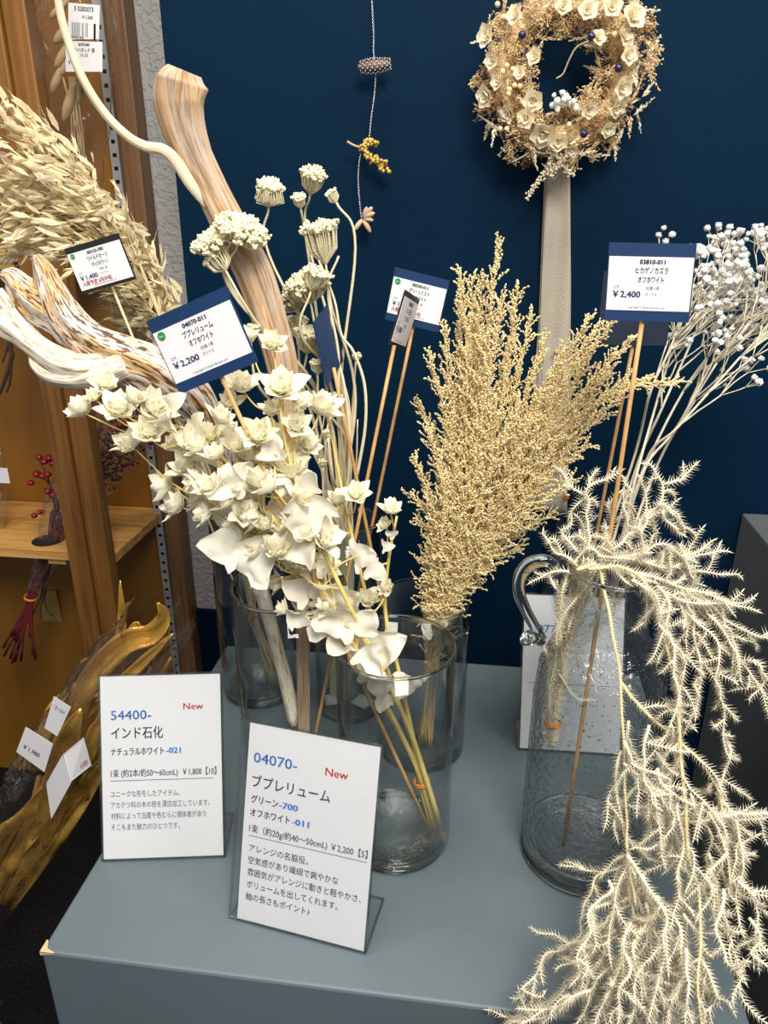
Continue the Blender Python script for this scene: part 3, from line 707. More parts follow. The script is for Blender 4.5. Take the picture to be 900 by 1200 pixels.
def imgdir(px, py, Y, deg, tilt=-.35):
    a = math.radians(deg); p = at(px, py, Y); q = at(px+10*math.cos(a), py-10*math.sin(a), Y)
    return ((q-p).normalized()+Vector((0, tilt+R.uniform(-.35, .35), .1))).normalized()
for k in range(34):                                                   # smaller heads filling the middle of the bunch
    f = R.random()**.8; FL.append((int(400-165*f+R.uniform(-48, 48)), int(690-195*f+R.uniform(-55, 45)), R.uniform(12, 18), R.uniform(50, 200)))
for (x, y, s, deg) in FL:
    Y = .535+R.uniform(-.03, .03)+(.02 if y < 480 and x > 250 else 0)
    k = ppx(x, y, Y); d = imgdir(x, y, Y, deg); c = at(x, y, Y)-d*s*k*.6
    m = M(); bract(m, c, d, s*k*1.35, R.choice((5, 6, 6))); fh = m.build('flower_head', BUPL, bup)
    m = M(); florets(m, c, d, s*k*1.1); m.build('florets', BUPLF, fh)
    h = hook(c, 60*k); mid = h.lerp(c, .55)+(c-h).length*.12*(Vector((0, 0, -1))+rv(.6))-d*.004
    M().tube(cr([h, mid, c], 6), [.0009, .0007, .0006], 5).build('flower_stalk', BSTEM, bup)
LV = [(197, 487, 20, 60), (243, 528, 20, 80), (320, 520, 22, 100), (270, 560, 26, 100), (302, 583, 34, 110), (268, 607, 34, 130), (355, 607, 36, 260), (345, 575, 26, 90), (253, 640, 30, 170), (303, 662, 36, 300), (296, 640, 28, 150), (340, 640, 34, 200), (408, 705, 40, 40), (385, 728, 30, 190), (372, 738, 22, 230), (430, 650, 24, 10), (444, 671, 17, 330),
      (420, 752, 34, 150), (452, 754, 38, 20), (427, 792, 18, 180), (446, 803, 26, 270), (450, 826, 15, 250), (474, 806, 20, 250), (457, 625, 9, 150), (456, 640, 10, 10), (352, 722, 18, 350), (285, 555, 24, 60), (325, 600, 26, 60), (232, 495, 20, 70), (378, 690, 30, 120), (430, 725, 24, 60), (365, 560, 20, 60), (205, 470, 18, 50), (310, 690, 14, 300),
      (395, 755, 20, 220), (440, 775, 24, 310), (345, 690, 22, 160)]
for (x, y, s, deg) in LV:
    Y = .525+R.uniform(-.02, .02); k = ppx(x, y, Y); d = imgdir(x, y, Y, deg, -.2); c = at(x, y, Y)-d*s*k*.9
    n = Vector((R.uniform(-.6, .6), -1, R.uniform(-.2, .7))); n = (n-d*n.dot(d)).normalized()
    m = M(); m.petal(c, d, n, s*k*1.6, s*k*1.25, cup=R.uniform(-.3, .7), curl=R.uniform(-.35, .45), wave=R.uniform(.04, .10), nl=12, nw=10, tip=.74, base=.7, rnd=.6, crump=.20, cs=75); m.build('leaf', BLEAF, bup)
    h = hook(c, 25*k); M().tube(cr([h, h.lerp(c, .5)+rv(.003), c+d*s*k*.4], 5), [.0011, .0008, .0005], 5).build('leaf_stalk', BSTEM, bup)

# ------------------------------------------------------------------ ivory umbels (false bishop's weed)
am = thing('umbel_flower_bunch', 'ivory lace-like umbel flowers on tall thin stems against the navy wall', 'dried plants', (V5[0], V5[1], TOP+.012))
def umbel(c, d, r, dep, n, inward=0, bead=1.15, parent=None):
    n = int(n*1.5)
    u, w = perp(d); p = c-d*dep; m = M()
    for i in range(n):
        rho = math.sqrt((i+.5)/n); th = i*2.39996+R.uniform(-.2, .2)
        rad = u*math.cos(th)+w*math.sin(th)
        e = c+rad*(r*rho)-d*(dep*(.45 if dep < r*1.3 else .18)*rho*rho-R.uniform(-.14, .10)*dep)+rv(r*.06)
        mid = p.lerp(e, .5)+rad*(r*rho*.22)
        if inward: e = e-rad*(r*rho*inward)+d*(r*.25*rho)
        m.tube([p, mid, e], [.0006, .0005, .0004], 4, caps=False)
        for k in range(8):
            q = (d+rv(.9)).normalized(); m.bead(e+q*R.uniform(.2, 1)*r*.22, r*.055*bead*R.uniform(.8, 1.3)+.0004, q, 1.2)
    return m.build('umbel', AMMI, parent or am)
UM = [(316, 218, 24, 85, 22, 90, .45), (367, 203, 15, 75, 26, 46, .05), (350, 231, 9, 95, 13, 26, .1), (388, 226, 9, 120, 12, 22, .3), (375, 268, 24, 100, 40, 70, .15), (284, 262, 30, 70, 24, 75, 0), (248, 275, 26, 110, 22, 60, 0), (252, 300, 18, 130, 20, 40, .1), (356, 325, 26, 105, 30, 75, 0), (338, 345, 18, 120, 22, 46, 0),
      (346, 374, 15, 100, 22, 36, 0), (362, 392, 18, 80, 24, 40, .1), (372, 425, 9, 90, 14, 20, .1), (290, 385, 12, 100, 18, 30, 0), (372, 318, 17, 70, 24, 40, 0), (396, 462, 8, 70, 10, 20, 0), (383, 505, 6, 100, 8, 12, 0), (418, 415, 6, 80, 8, 12, 0), (378, 540, 6, 90, 8, 12, 0)]
for i, (x, y, r, deg, dep, n, inw) in enumerate(UM):
    Y = .69+R.uniform(-.03, .03)
    if x < 300: Y = .615
    k = ppx(x, y, Y); d = imgdir(x, y, Y, deg, -.15); c = at(x, y, Y)
    umbel(c, d, r*k, dep*k, n, inw)
    b = c-d*dep*k; sx_ = R.uniform(-14, 14)
    path = [b, b-d*.03+Vector((0, .004, -.01))]
    if y < 470:
        jx = 396+R.uniform(-14, 22) if x > 300 else 372+R.uniform(-14, 10)
        yj = max(y+130, 470)
        path += [at(jx, yj, .70), at(402+sx_*.7, 640, .715), at(402+sx_, 826, .73)]
    else: path += [at(402+sx_*.6, y+90, .71), at(403+sx_, 720, .72)]
    M().tube(cr(path, 8), [.0010, .0012, .0016, .0021, .0023], 6).build('stem', AMMIS, am)
for k in range(10):                                                   # bare forking side stems
    x = R.uniform(372, 420); y = R.uniform(430, 520)
    M().tube(cr([at(x, y, .69), at(x+R.uniform(-10, 16), y+70, .70), at(402+R.uniform(-12, 12), 680, .72), at(402+R.uniform(-14, 14), 826, .73)], 7), [.0006, .0012, .0018], 5).build('stem', AMMIS, am)
for pts in ([(376, 310), (392, 352), (400, 392), (414, 412), (427, 450), (428, 500), (418, 560)], [(372, 300), (386, 345), (390, 400), (403, 450), (410, 520), (405, 600)], [(397, 300), (384, 340), (396, 410), (398, 470), (412, 530)]):
    M().tube(pc([(x, y, .68) for x, y in pts], 6), [.0010, .0014, .0017], 6).build('stem', AMMIS, am)

# ------------------------------------------------------------------ golden grass
gr = thing('golden_grass_bunch', 'dense golden bunch of fine seeded grass plumes standing in the middle vase', 'dried plants', (V2[0]+.01, V2[1], TOP+.012))
TP = [(585, 283), (553, 330), (607, 340), (503, 418), (490, 470), (520, 385), (540, 350), (565, 330), (622, 372), (600, 400), (570, 400), (545, 430), (487, 540), (490, 610), (640, 395), (660, 410), (690, 372), (703, 380), (722, 368), (740, 395), (716, 430), (705, 470), (690, 520), (735, 455), (665, 450), (640, 450), (610, 470), (580, 470), (530, 500), (515, 560), (672, 560), (650, 600), (630, 500), (560, 540), (600, 560), (795, 448), (590, 350), (560, 380), (680, 420), (655, 500), (540, 320), (610, 640), (530, 450), (500, 500), (480, 580)]
for i, (tx, ty) in enumerate(TP):
    dy = R.uniform(-.035, .03); j = lambda s: R.uniform(-s, s)
    right = tx > 630
    m1 = (530+j(14)+(tx-560)*.16, 660+j(12), .67+dy*.5); m2 = (545+(tx-545)*.55+j(8)-(6 if right else 0), 660+(ty-660)*.55, .675+dy*.9)
    if tx == 795: m2 = (700, 470, .68)
    pts = pc([(497+j(9), 868+j(8), .668+j(.01)), (505+j(7), 800, .667+j(.01)), (512+j(9), 730, .666+j(.012)), m1, m2, (tx, ty, .68+dy*1.3)], 7)
    m = M(); m.tube(pts, [.0011, .0011, .001, .0009, .0006, .0004], 5); st = m.build('stalk', GRASSD, gr)
    rs = resample(pts, .0036); n = len(rs); h = M(); s0 = int(n*.36)
    if tx == 795: s0 = int(n*.6)
    for k in range(s0, n):
        f = (k-s0)/(n-s0); p = rs[k]; td = (rs[min(k+2, n-1)]-rs[max(k-2, 0)]).normalized()
        for _ in range(2):
            rd = rdir(); rd = (rd-td*rd.dot(td)).normalized()
            L = (.011+.030*(1-f)**.8*min(1, f*4+.35))*R.uniform(.5, 1.1)
            d = (td*1.0+rd*.45).normalized(); q = p.copy(); nb = max(2, int(L/.0021)); pp = [p.copy()]
            for b in range(nb):
                d = (d+rv(.22)).normalized(); q = q+d*.0021; pp.append(q.copy())
                e = (d+rv(.9)).normalized()
                h.bead(q+e*.0011, R.uniform(.0008, .0013), e, 1.6)
            h.tube(pp, .00026, 3, caps=False)
    h.build('seed_plume', GRASS, st)

# ------------------------------------------------------------------ baby's breath
gy = thing('gypsophila_bunch', "airy white baby's breath spray fanning to the right edge behind the upright tag", 'dried plants', (V6[0], V6[1], TOP+.012))
st = M(); fl = []
def spray(p, d, L, r, lev):
    n = 4; pts = [p.copy()]; q = p.copy()
    for i in range(n):
        d = (d+rv(.10)+Vector((.01, 0, .02))).normalized(); q = q+d*L/n; pts.append(q.copy())
    st.tube(pts, [r, r*.75], 5)
    if lev == 0:
        fl.append((q, d)); return
    st.bead(q, r*1.5)
    for k in range(R.choice((2, 3, 3)) if lev > 1 else 3):
        e = rdir(); e = (e-d*e.dot(d)).normalized()
        spray(q, (d+e*R.uniform(.35, .75)).normalized(), L*R.uniform(.5, .8), r*.66, lev-1)
def GP(p): return at(p[0], p[1], p[2])
GS = [[(697, 830), (715, 690), (750, 560), (790, 505), (840, 425)], [(690, 835), (705, 690), (745, 550), (775, 480), (815, 390)], [(700, 830), (722, 690), (764, 560), (805, 480), (835, 425)], [(700, 832), (718, 690), (755, 545), (795, 500), (868, 418)], [(704, 830), (720, 690), (740, 580), (770, 470), (790, 400)], [(692, 830), (700, 680), (745, 530), (762, 460), (785, 410)], [(700, 832), (716, 690), (748, 570), (800, 460), (860, 380)]]
for g in GS:
    pts = pc([(x, y, .765+R.uniform(-.012, .012)+(i > 1)*R.uniform(-.03, .03)) for i, (x, y) in enumerate(g)], 6)
    st.tube(pts, [.0016, .0015, .0013, .0010], 6)
    d = (pts[-1]-pts[-5]).normalized()
    for k in range(5): spray(pts[-1], (d+rv(.45)+Vector((.28, 0, -.12))).normalized(), R.uniform(.030, .050), .0010, 3)
    for fi in (.72, .86):
        i = int(len(pts)*fi); d = (pts[i+1]-pts[i]).normalized(); e = rdir()
        spray(pts[i], (d+Vector((e.x*.5, e.y*.4, abs(e.z)*.3))).normalized(), R.uniform(.035, .05), .0009, 2)
for (x, y) in ((772, 275), (780, 283)):
    p = at(775, 330, .75); q = at(x, y, .75); st.tube([p, p.lerp(q, .5)+rv(.002), q], .0005, 4); fl.append((q, Vector((0, 0, 1)))); fl.append((q+rv(.006), Vector((.3, 0, 1))))
stem_o = st.build('stems', GYPST, gy)
def floret(m, p, d, r):
    m.ball(p, r*1.0, (1, 1, .85), 7, 5, .5, d)
    u, w = perp(d)
    for k in range(5):
        th = 2*PI*k/5; rad = u*math.cos(th)+w*math.sin(th)
        m.petal(p, (rad+d*.7).normalized(), (d-rad*.6).normalized(), r*1.25, r*1.3, nl=3, nw=2, base=.6, tip=.9)
far = M()
for k, (p, d) in enumerate(fl):
    r = R.uniform(.0022, .0034)
    if k % max(1, len(fl)//98) == 0 and k//max(1, len(fl)//98) < 98:
        m = M(); floret(m, p, d, r*1.1); m.build('floret', GYPS, gy)
    else: floret(far, p, d, r)
o = far.build('florets', GYPS, gy); o['kind'] = 'stuff'

# ------------------------------------------------------------------ trailing clubmoss
ly = thing('clubmoss_bunch', 'bleached white feathery clubmoss trailing out of the pitcher over the table front', 'dried plants', (*PT, TOP+.1))
def needles(m, pts, L, step=.0022, n=5, lean=.50, taper=True):
    rs = resample(pts, step); N = len(rs); ph = R.uniform(0, 6)
    for i in range(1, N-1):
        d = (rs[i+1]-rs[i-1]).normalized(); u, w = perp(d); t = i/N
        l = L*(1-.45*t*t) if taper else L
        for k in range(n):
            th = ph+i*1.1+2*PI*k/n+R.uniform(-.3, .3)
            q = (d*lean+(u*math.cos(th)+w*math.sin(th))+Vector((0, 0, -.08))).normalized()
            m.spike(rs[i], q, l*R.uniform(.8, 1.2), .00042)
    if N > 2: m.spike(rs[-1], (rs[-1]-rs[-2]).normalized(), L*.6, .0008)
def clear(p):
    """keep a hanging strand on or in front of the pedestal"""
    if -.325 < p.x < .216 and p.y > .378 and p.z < TOP+.005:
        return Vector((p.x, .376, p.z)) if (p.y-.378) < (TOP+.005-p.z) else Vector((p.x, p.y, TOP+.005))
    return p
def frond(pts, L=.0042, forks=1, r=.0009, yellow=False, flen=.045, gap=.022, n=5, down=.25):
    pts = [clear(p) for p in pts]
    m = M(); m.tube(pts, [r*1.2, r*.8, r*.5], 5); o = m.build('frond_stem', LYCOS if yellow else LYCO, ly)
    h = M(); needles(h, pts, L*(1.5 if yellow else 1.45), n=4 if yellow else n)
    if forks:
        rs = resample(pts, gap); side = R.choice((-1, 1))
        for i in range(1, len(rs)-1):
            if R.random() < .2: continue
            d = (rs[i+1]-rs[i]).normalized(); view = (rs[i]-EYE).normalized(); s = d.cross(view).normalized()*side; side = -side
            e = (d*.9+s*R.uniform(.3, .9)+rv(.5)).normalized(); LL = flen*R.uniform(.5, 1.15)*(1-.4*i/len(rs))
            p = rs[i]; fp = [p.copy()]
            curlv = rdir()
            for k in range(5):
                e = (e+rv(.42)+Vector((0, 0, -down*.5))+curlv*.28).normalized(); p = clear(p+e*LL/5); fp.append(p.copy())
            h.tube(fp, [r*.6, r*.35], 4); needles(h, fp, L*1.35, n=n)
            if LL > .03 and R.random() < .6:
                e2 = ((fp[3]-fp[2]).normalized()+d.cross(view)*R.choice((-.8, .8))+rv(.2)).normalized(); q = fp[2]; f2 = [q+e2*LL*.18*k+Vector((0, 0, -.0006*k*k)) for k in range(4)]
                h.tube(f2, [r*.5, r*.3], 4); needles(h, f2, L*1.3, n=n)
    h.build('frond_needles', LYCO, o)
def yz(y):      # how far the cascade has come forward at a given height of the picture
    ks = [(540, .55), (660, .535), (760, .49), (900, .45), (1000, .42), (1100, .385), (1170, .358), (1260, .34)]
    for (a, A), (b, B) in zip(ks, ks[1:]):
        if y <= b: return A+(B-A)*max(0, (y-a))/(b-a)
    return ks[-1][1]
def F2(pxs, dz=0, jit=.012, n=6, Y=None):
    o = R.uniform(-jit, jit)+dz
    c = cr([at(x, y, (Y if Y else yz(y))+o) for x, y in pxs], n); sd = R.uniform(0, 50)
    return [p+Vector((noise.noise(Vector((i*.22, sd, 0))), .5*noise.noise(Vector((i*.22, sd, 7))), .6*noise.noise(Vector((i*.22, sd, 3)))))*(.009 if jit > .008 else .002) for i, p in enumerate(c)]
# bundle inside the neck
for k in range(16):
    j = lambda s: R.uniform(-s, s)
    p = cr([at(645+j(7), 868+j(8), .541), at(648+j(3), 846, .541), at(653+j(8), 800, .541+j(.006)), at(664+j(12), 735, .541+j(.012)), at(676+j(18), 690, .541+j(.012)), at(688+j(26), 655, .541+j(.02))], 6)
    frond(p, .0046, 0, .0009, k % 2 == 0)
for pts in ([(652, 800), (640, 770), (632, 740)], [(655, 790), (675, 818), (697, 820)], [(660, 740), (652, 700), (655, 680)], [(690, 690), (700, 720), (680, 755), (678, 780)]):
    frond(F2(pts, Y=.537, jit=.004), .0045, 0, .0006, n=4)
band(at(648, 846, .541), Vector((.1, 0, -1)).normalized(), .0062, ly)
UPF = [[(695, 655), (690, 620), (687, 590), (700, 565), (722, 552)], [(688, 600), (672, 568), (648, 546)], [(672, 660), (652, 645), (634, 618)], [(668, 668), (645, 672), (626, 684)], [(690, 645), (672, 610), (668, 600)], [(715, 645), (745, 620), (768, 600), (777, 570), (765, 548), (755, 538)], [(775, 566), (795, 558), (808, 546)], [(755, 612), (780, 596), (800, 610), (813, 632)], [(740, 640), (732, 600), (735, 570), (728, 558)], [(700, 650), (715, 610), (725, 580)], [(780, 600), (788, 615), (795, 632)],
       [(650, 690), (640, 668), (618, 664)], [(690, 650), (660, 630), (672, 605)], [(730, 630), (755, 590), (748, 560)], [(710, 655), (690, 640), (660, 660)], [(700, 640), (730, 655), (760, 640)], [(760, 640), (770, 620), (760, 608)]]
for p in UPF: frond(F2(p, jit=.018), .0046, 1, .0010, flen=.024, gap=.012)
RT = [[(700, 655), (770, 655), (810, 645), (841, 633)], [(700, 652), (780, 662), (825, 652), (853, 646)], [(705, 660), (790, 665), (840, 668), (870, 680)], [(715, 665), (800, 685), (850, 700), (891, 700)], [(720, 665), (800, 700), (850, 710), (892, 720)], [(730, 668), (810, 690), (860, 730), (900, 745), (915, 750)], [(735, 672), (810, 700), (850, 745), (880, 785), (905, 840)], [(880, 770), (895, 795), (884, 825)],
      [(740, 675), (800, 710), (838, 760), (846, 820), (850, 890)], [(770, 690), (790, 740), (800, 800), (790, 880)], [(740, 680), (775, 720), (790, 780), (785, 850), (750, 900)], [(800, 690), (815, 740), (820, 800), (800, 860)], [(700, 665), (750, 690), (775, 730), (780, 780)], [(720, 655), (770, 640), (795, 650), (815, 680)], [(830, 720), (860, 760), (870, 800)], [(760, 660), (790, 640), (820, 660)]]
for i, p in enumerate(RT): frond(F2(p, jit=.02), .0047, 1, .0010, flen=.034, gap=.011)
frond(F2([(676, 668), (700, 662), (707, 690), (718, 740), (727, 800), (731, 880), (735, 960), (736, 1010), (745, 1060)], -.012, .002), .0034, 0, .0013, True)
frond(F2([(690, 668), (725, 664), (757, 685), (775, 730), (787, 790), (797, 840)], -.014, .002), .0038, 1, .0013, True, flen=.04)
frond(F2([(728, 800), (752, 830), (790, 865), (820, 890), (840, 925), (850, 980), (856, 1040)], -.006, .003), .0042, 1, .0012, True, flen=.05)
frond(F2([(795, 830), (800, 900), (806, 990), (818, 1040), (822, 1100), (818, 1160), (826, 1230)], -.015, .003), .0036, 1, .0012, True, flen=.05)
LOW = [[(735, 900), (760, 930), (790, 935), (780, 980), (745, 1000)], [(728, 880), (720, 930), (738, 1000), (720, 1060), (712, 1130)], [(845, 860), (852, 920), (858, 990), (850, 1050)], [(735, 1000), (700, 1030), (682, 1070), (674, 1100)], [(735, 1010), (745, 1060), (735, 1120), (710, 1180)], [(738, 1010), (770, 1060), (775, 1120), (765, 1200)], [(735, 1020), (715, 1080), (690, 1130), (630, 1180), (590, 1200)], [(720, 1090), (680, 1110), (640, 1120), (613, 1158), (640, 1164)],
       [(750, 1040), (790, 1080), (800, 1140), (790, 1210)], [(715, 1100), (690, 1150), (660, 1185), (600, 1195)], [(740, 1080), (720, 1150), (690, 1215)], [(790, 940), (800, 990), (790, 1040), (815, 1075)], [(850, 940), (870, 1000), (885, 1060), (896, 1140)], [(850, 1040), (840, 1100), (860, 1140), (858, 1175)], [(830, 1000), (828, 1050), (850, 1090), (866, 1140)], [(800, 960), (840, 955), (880, 955), (905, 950)], [(840, 980), (870, 990), (890, 980)], [(866, 1030), (885, 1045), (905, 1035)],
       [(770, 1050), (750, 1110), (748, 1180), (760, 1230)], [(800, 1070), (825, 1110), (835, 1160), (862, 1190)], [(780, 880), (770, 930), (765, 980), (790, 1020)], [(760, 850), (755, 900), (770, 950), (775, 1000)], [(735, 940), (760, 950), (788, 985), (770, 1020)], [(700, 1130), (670, 1165), (640, 1190), (575, 1200)], [(730, 1120), (740, 1170), (735, 1230)], [(850, 1000), (830, 1040), (820, 1080)], [(735, 870), (748, 900), (790, 915)], [(745, 990), (770, 1010), (800, 1000), (815, 1030)],
       [(740, 1060), (700, 1090), (685, 1120), (650, 1140)], [(760, 1090), (780, 1150), (775, 1220)], [(810, 930), (822, 970), (835, 1020), (828, 1080)], [(720, 1040), (700, 1070), (695, 1110), (670, 1150)], [(730, 1150), (700, 1190), (660, 1230)], [(800, 1110), (812, 1160), (806, 1220)], [(880, 1080), (890, 1120), (905, 1150)], [(770, 900), (800, 940), (830, 950), (850, 1000)], [(690, 1160), (650, 1180), (610, 1185)], [(745, 920), (730, 950), (722, 985)]]
for p in LOW+[[(x+R.uniform(-22, 22), y+R.uniform(-12, 12)) for x, y in LOW[i]] for i in (4, 5, 6, 8, 10, 12, 15, 18, 20, 24, 29, 31, 33, 21)]: frond(F2(p, jit=.022), .0047, 1, .0010, flen=.034, gap=.0115)

# ------------------------------------------------------------------ wreath on the wall
wc = at(660, 85, 1.005); kx = ppx(660, 85, 1.005); RR = 70*kx
wr = thing('dried_flower_wreath', 'round cream and tan dried flower wreath with a linen ribbon, hung on the navy wall', 'wreath', wc)
def wp(ang, rad=0, out=0):
    """point on the ring: angle round the ring, offset from the ring's core outwards, and out of the wall"""
    return wc+Vector((math.cos(ang), 0, math.sin(ang)*1.02))*(RR+rad)+Vector((0, -out, 0))
m = M()
m.tube([wp(2*PI*i/72) for i in range(73)], 24*kx, 22, lambda th, L, t: .55+.3*noise.noise(Vector((math.cos(th)*2, math.sin(th)*2, 9*math.sin(2*PI*t)+40)))+.25*noise.noise(Vector((math.cos(th)*6, math.sin(th)*6, 30*math.sin(2*PI*t)))), caps=False)
for k in range(5200):                                                  # fuzzy moss fibres of the ring
    a = R.uniform(0, 2*PI); th = R.uniform(-2.4, 2.4); rr = R.uniform(13, 25)*kx
    p = wp(a, math.sin(th)*rr, math.cos(th)*rr*.9); n = (p-wp(a)).normalized()
    e = (n*.6+rv(.9)).normalized(); q = rdir(); q = (q-e*q.dot(e)).normalized()
    m.petal(p-e*.002, e, q, R.uniform(4, 9)*kx, R.uniform(.8, 1.8)*kx, nl=2, nw=1, tip=.8, curl=R.uniform(-.4, .4))
m.build('ring_base', WR_BASE, wr)
def onring(spread=1.0):
    a = R.uniform(0, 2*PI); th = R.uniform(-1.9, 1.9); rr = 23*kx*spread
    rad = math.sin(th)*rr; out = max(-.2, math.cos(th))*rr*.9
    p = wp(a, rad, out); n = (p-wp(a)).normalized(); return p, n, a
for k in range(92):                                                    # little bead sprays sticking out all round
    p, n, a = onring(.95); m = M(); d0 = (n+rv(.5)).normalized(); tang = Vector((-math.sin(a), 0, math.cos(a)))
    d0 = (d0+tang*R.choice((-1, 1))*R.uniform(.3, 1.2)).normalized(); LL = R.uniform(11, 20)*kx; p = p+n*4*kx
    for b in range(15):
        e = (d0+rv(.75)).normalized(); q = p+e*LL*R.uniform(.5, 1.15)
        m.tube([p, p.lerp(q, .5)+rv(.001), q], .00028, 3, caps=False); m.bead(q, R.uniform(.9, 1.7)*kx, e, 1.15)
        for _ in range(2):
            q2 = q+rv(4.5*kx); m.tube([q, q2], .00022, 3, caps=False); m.bead(q2, R.uniform(.8, 1.4)*kx)
    m.build('bead_spray', WR_BEAD if k % 3 else WR_STEM, wr)
for k in range(90):                                                    # pale feathery ears
    p, n, a = onring(.95); tang = Vector((-math.sin(a), 0, math.cos(a)))*R.choice((-1, 1)); d = (n*R.uniform(.2, .7)+tang*R.uniform(.5, 1)+rv(.35)).normalized(); p = p+n*6*kx
    m = M(); L = R.uniform(18, 32)*kx
    for b in range(26):
        f = b/26; q = p+d*L*f; e = (d+rv(.55)).normalized(); nn = rdir(); nn = (nn-e*nn.dot(e)).normalized()
        m.petal(q, e, nn, 8*kx*(1.15-f), 2.4*kx, nl=2, nw=1, tip=.8)
    m.build('feather_ear', WR_PETAL if k % 2 else WR_BEAD, wr, label='pale feathery grass ear' if k % 2 else 'tan feathery grass ear')
for (x, y, s) in ((625, 117, 13), (571, 112, 13), (637, 155, 16), (728, 101, 13), (572, 42, 13), (628, 66, 10), (740, 20, 15), (735, 65, 11), (597, 132, 11), (688, 12, 12), (605, 18, 11), (585, 95, 10), (618, 138, 12), (690, 128, 10), (722, 125, 11), (730, 42, 13), (578, 70, 10), (610, 85, 8), (660, 8, 10), (716, 8, 12), (670, 175, 9), (655, 165, 11), (712, 150, 10), (700, 45, 9)):
    p = at(x, y, .970); v = p-wc; d = (Vector((v.x*1.4, -.12, v.z*.9-.01))+rv(.03)).normalized(); m = M(); k = kx
    u, w = perp(d); ph = R.uniform(0, 6)
    for ring, (n, a, sc) in enumerate(((5, 1.25, 1), (4, .8, .72), (3, .35, .5))):
        for i in range(n):
            th = ph+2*PI*(i+.4*ring)/n; rad = u*math.cos(th)+w*math.sin(th)
            m.petal(p, d*math.cos(a)+rad*math.sin(a), d*math.sin(a)-rad*math.cos(a), s*k*sc*1.15, s*k*1.15*sc, cup=.3, curl=.12, wave=.05, nl=5, nw=4, tip=.85, base=.6, crump=.12, cs=150)
    m.build('petal_flower', WR_PETAL, wr, label='cream papery petal flower')
for (x, y) in ((594, 77), (589, 84), (601, 81), (603, 100), (609, 101), (596, 110), (597, 105), (698, 16), (706, 12), (711, 20), (661, 158), (659, 165), (667, 146), (586, 151), (594, 151), (697, 130), (590, 20), (583, 5), (720, 40)):
    p = at(x, y, .972); m = M(); m.ball(p, 3.2*kx, nu=10, nv=7); m.build('round_berry', WR_BERRY, wr)
for (x, y) in ((684, 157), (612, 41), (693, 43), (725, 80)):
    p = at(x, y, .966); m = M(); m.ball(p, 4.6*kx, nu=12, nv=8); m.build('navy_berry', WR_NAVY, wr, label='dark navy berry')
m = M(); ws = M()
for k in range(17):
    p = at(R.uniform(646, 676), R.uniform(104, 130), R.uniform(.966, .982)); m.ball(p, R.uniform(2.6, 4.4)*kx, nu=7, nv=5, wob=.3)
    r0 = at(660, 138, .99); ws.tube([r0, r0.lerp(p, .5)+rv(.003), p], .0004, 4)
o = m.build('white_spray', GYPS, wr, label="white baby's breath sprig at the lower inside"); ws.build('sprig_stems', WR_STEM, o)
m = M()
for pts in ([(690, 48), (676, 55), (667, 70), (660, 86), (652, 92)], [(560, 135), (570, 142), (575, 150)], [(600, 190), (612, 184), (622, 178)]):
    p = pc([(x, y, .985) for x, y in pts], 6); m.tube(p, .0009, 6); needles(m, p, .002, .0008, 4)
m.build('fuzzy_tail', LINEN, wr)
m = M()
for pts in ([(650, 182), (640, 200), (630, 215), (617, 232)], [(668, 180), (655, 192), (645, 205)], [(655, 183), (662, 198), (672, 206)]):
    rs = resample(pc([(x, y, .985) for x, y in pts], 6), .0016); m.tube(rs, .0004, 4)
    for q in rs:
        for _ in range(3): m.bead(q+rv(.0035), R.uniform(.0010, .0018))
m.build('seed_twig', WR_PETAL, wr, label='cream seeded twig hanging below the ring')
def strap(left, right, Y, waves):
    m = M(); rows = []; n = 40
    for i in range(n+1):
        t = i/n; y = left[0][1]+(left[-1][1]-left[0][1])*t
        def xa(l):
            for (a, b), (c, d) in zip(l, l[1:]):
                if y <= d+.01: return a+(c-a)*(y-b)/max(1e-6, d-b)
            return l[-1][0]
        xl, xr = xa(left), xa(right); row = []
        for k in range(9):
            f = k/8; row.append(at(xl+(xr-xl)*f, y+(8 if i == n else 0)*(f-.5)*waves, Y-.0025*math.sin(f*PI*2.2+t*5*waves)-.002*math.sin(t*9+f*3)))
        rows.append(row)
    m.sheet(rows); return m
rb = strap([(644, 185), (640, 210), (634, 350), (629, 480), (630, 600)], [(668, 185), (668, 200), (669, 330), (668, 480), (664, 612)], 1.036, 1).build('ribbon', LINEN, wr, thick=.0008)
strap([(640, 190), (638, 205), (631, 380), (626, 450), (615, 598)], [(652, 190), (652, 205), (646, 350), (641, 450), (640, 604)], 1.041, -1).build('ribbon', LINEN, wr, thick=.0008)
# ------------------------------------------------------------------ garlands hanging from wire
ga = thing('hanging_garland', 'thin wire garland with cone, gold berries and seed pod on the navy wall', 'garland', at(436, 40, 1.03))
YG = 1.028; kg = ppx(436, 150, YG)
m = M(); wl = resample(pc([(434, -60, YG), (436, 0, YG), (438, 40, YG), (438, 60, YG), (440, 85, YG), (439, 110, YG), (435, 140, YG), (432, 165, YG), (423, 180, YG), (420, 205, YG), (421, 230, YG), (424, 258, YG)], 6), .0012)
for s in (0, PI): m.tube([p+Vector((math.cos(i*1.1+s), 0, 0))*.0007+Vector((0, math.sin(i*1.1+s), 0))*.0007 for i, p in enumerate(wl)], .00045, 4)
m.build('wire', WIRE, ga)
a = at(420, 79, YG-.006); b = at(457, 75, YG-.006); ax = (b-a).normalized(); m = M(); tips = M(); u, w = perp(ax)
m.tube([a.lerp(b, i/8) for i in range(9)], [3*kg, 5*kg, 5.6*kg, 5*kg, 2.5*kg], 10)
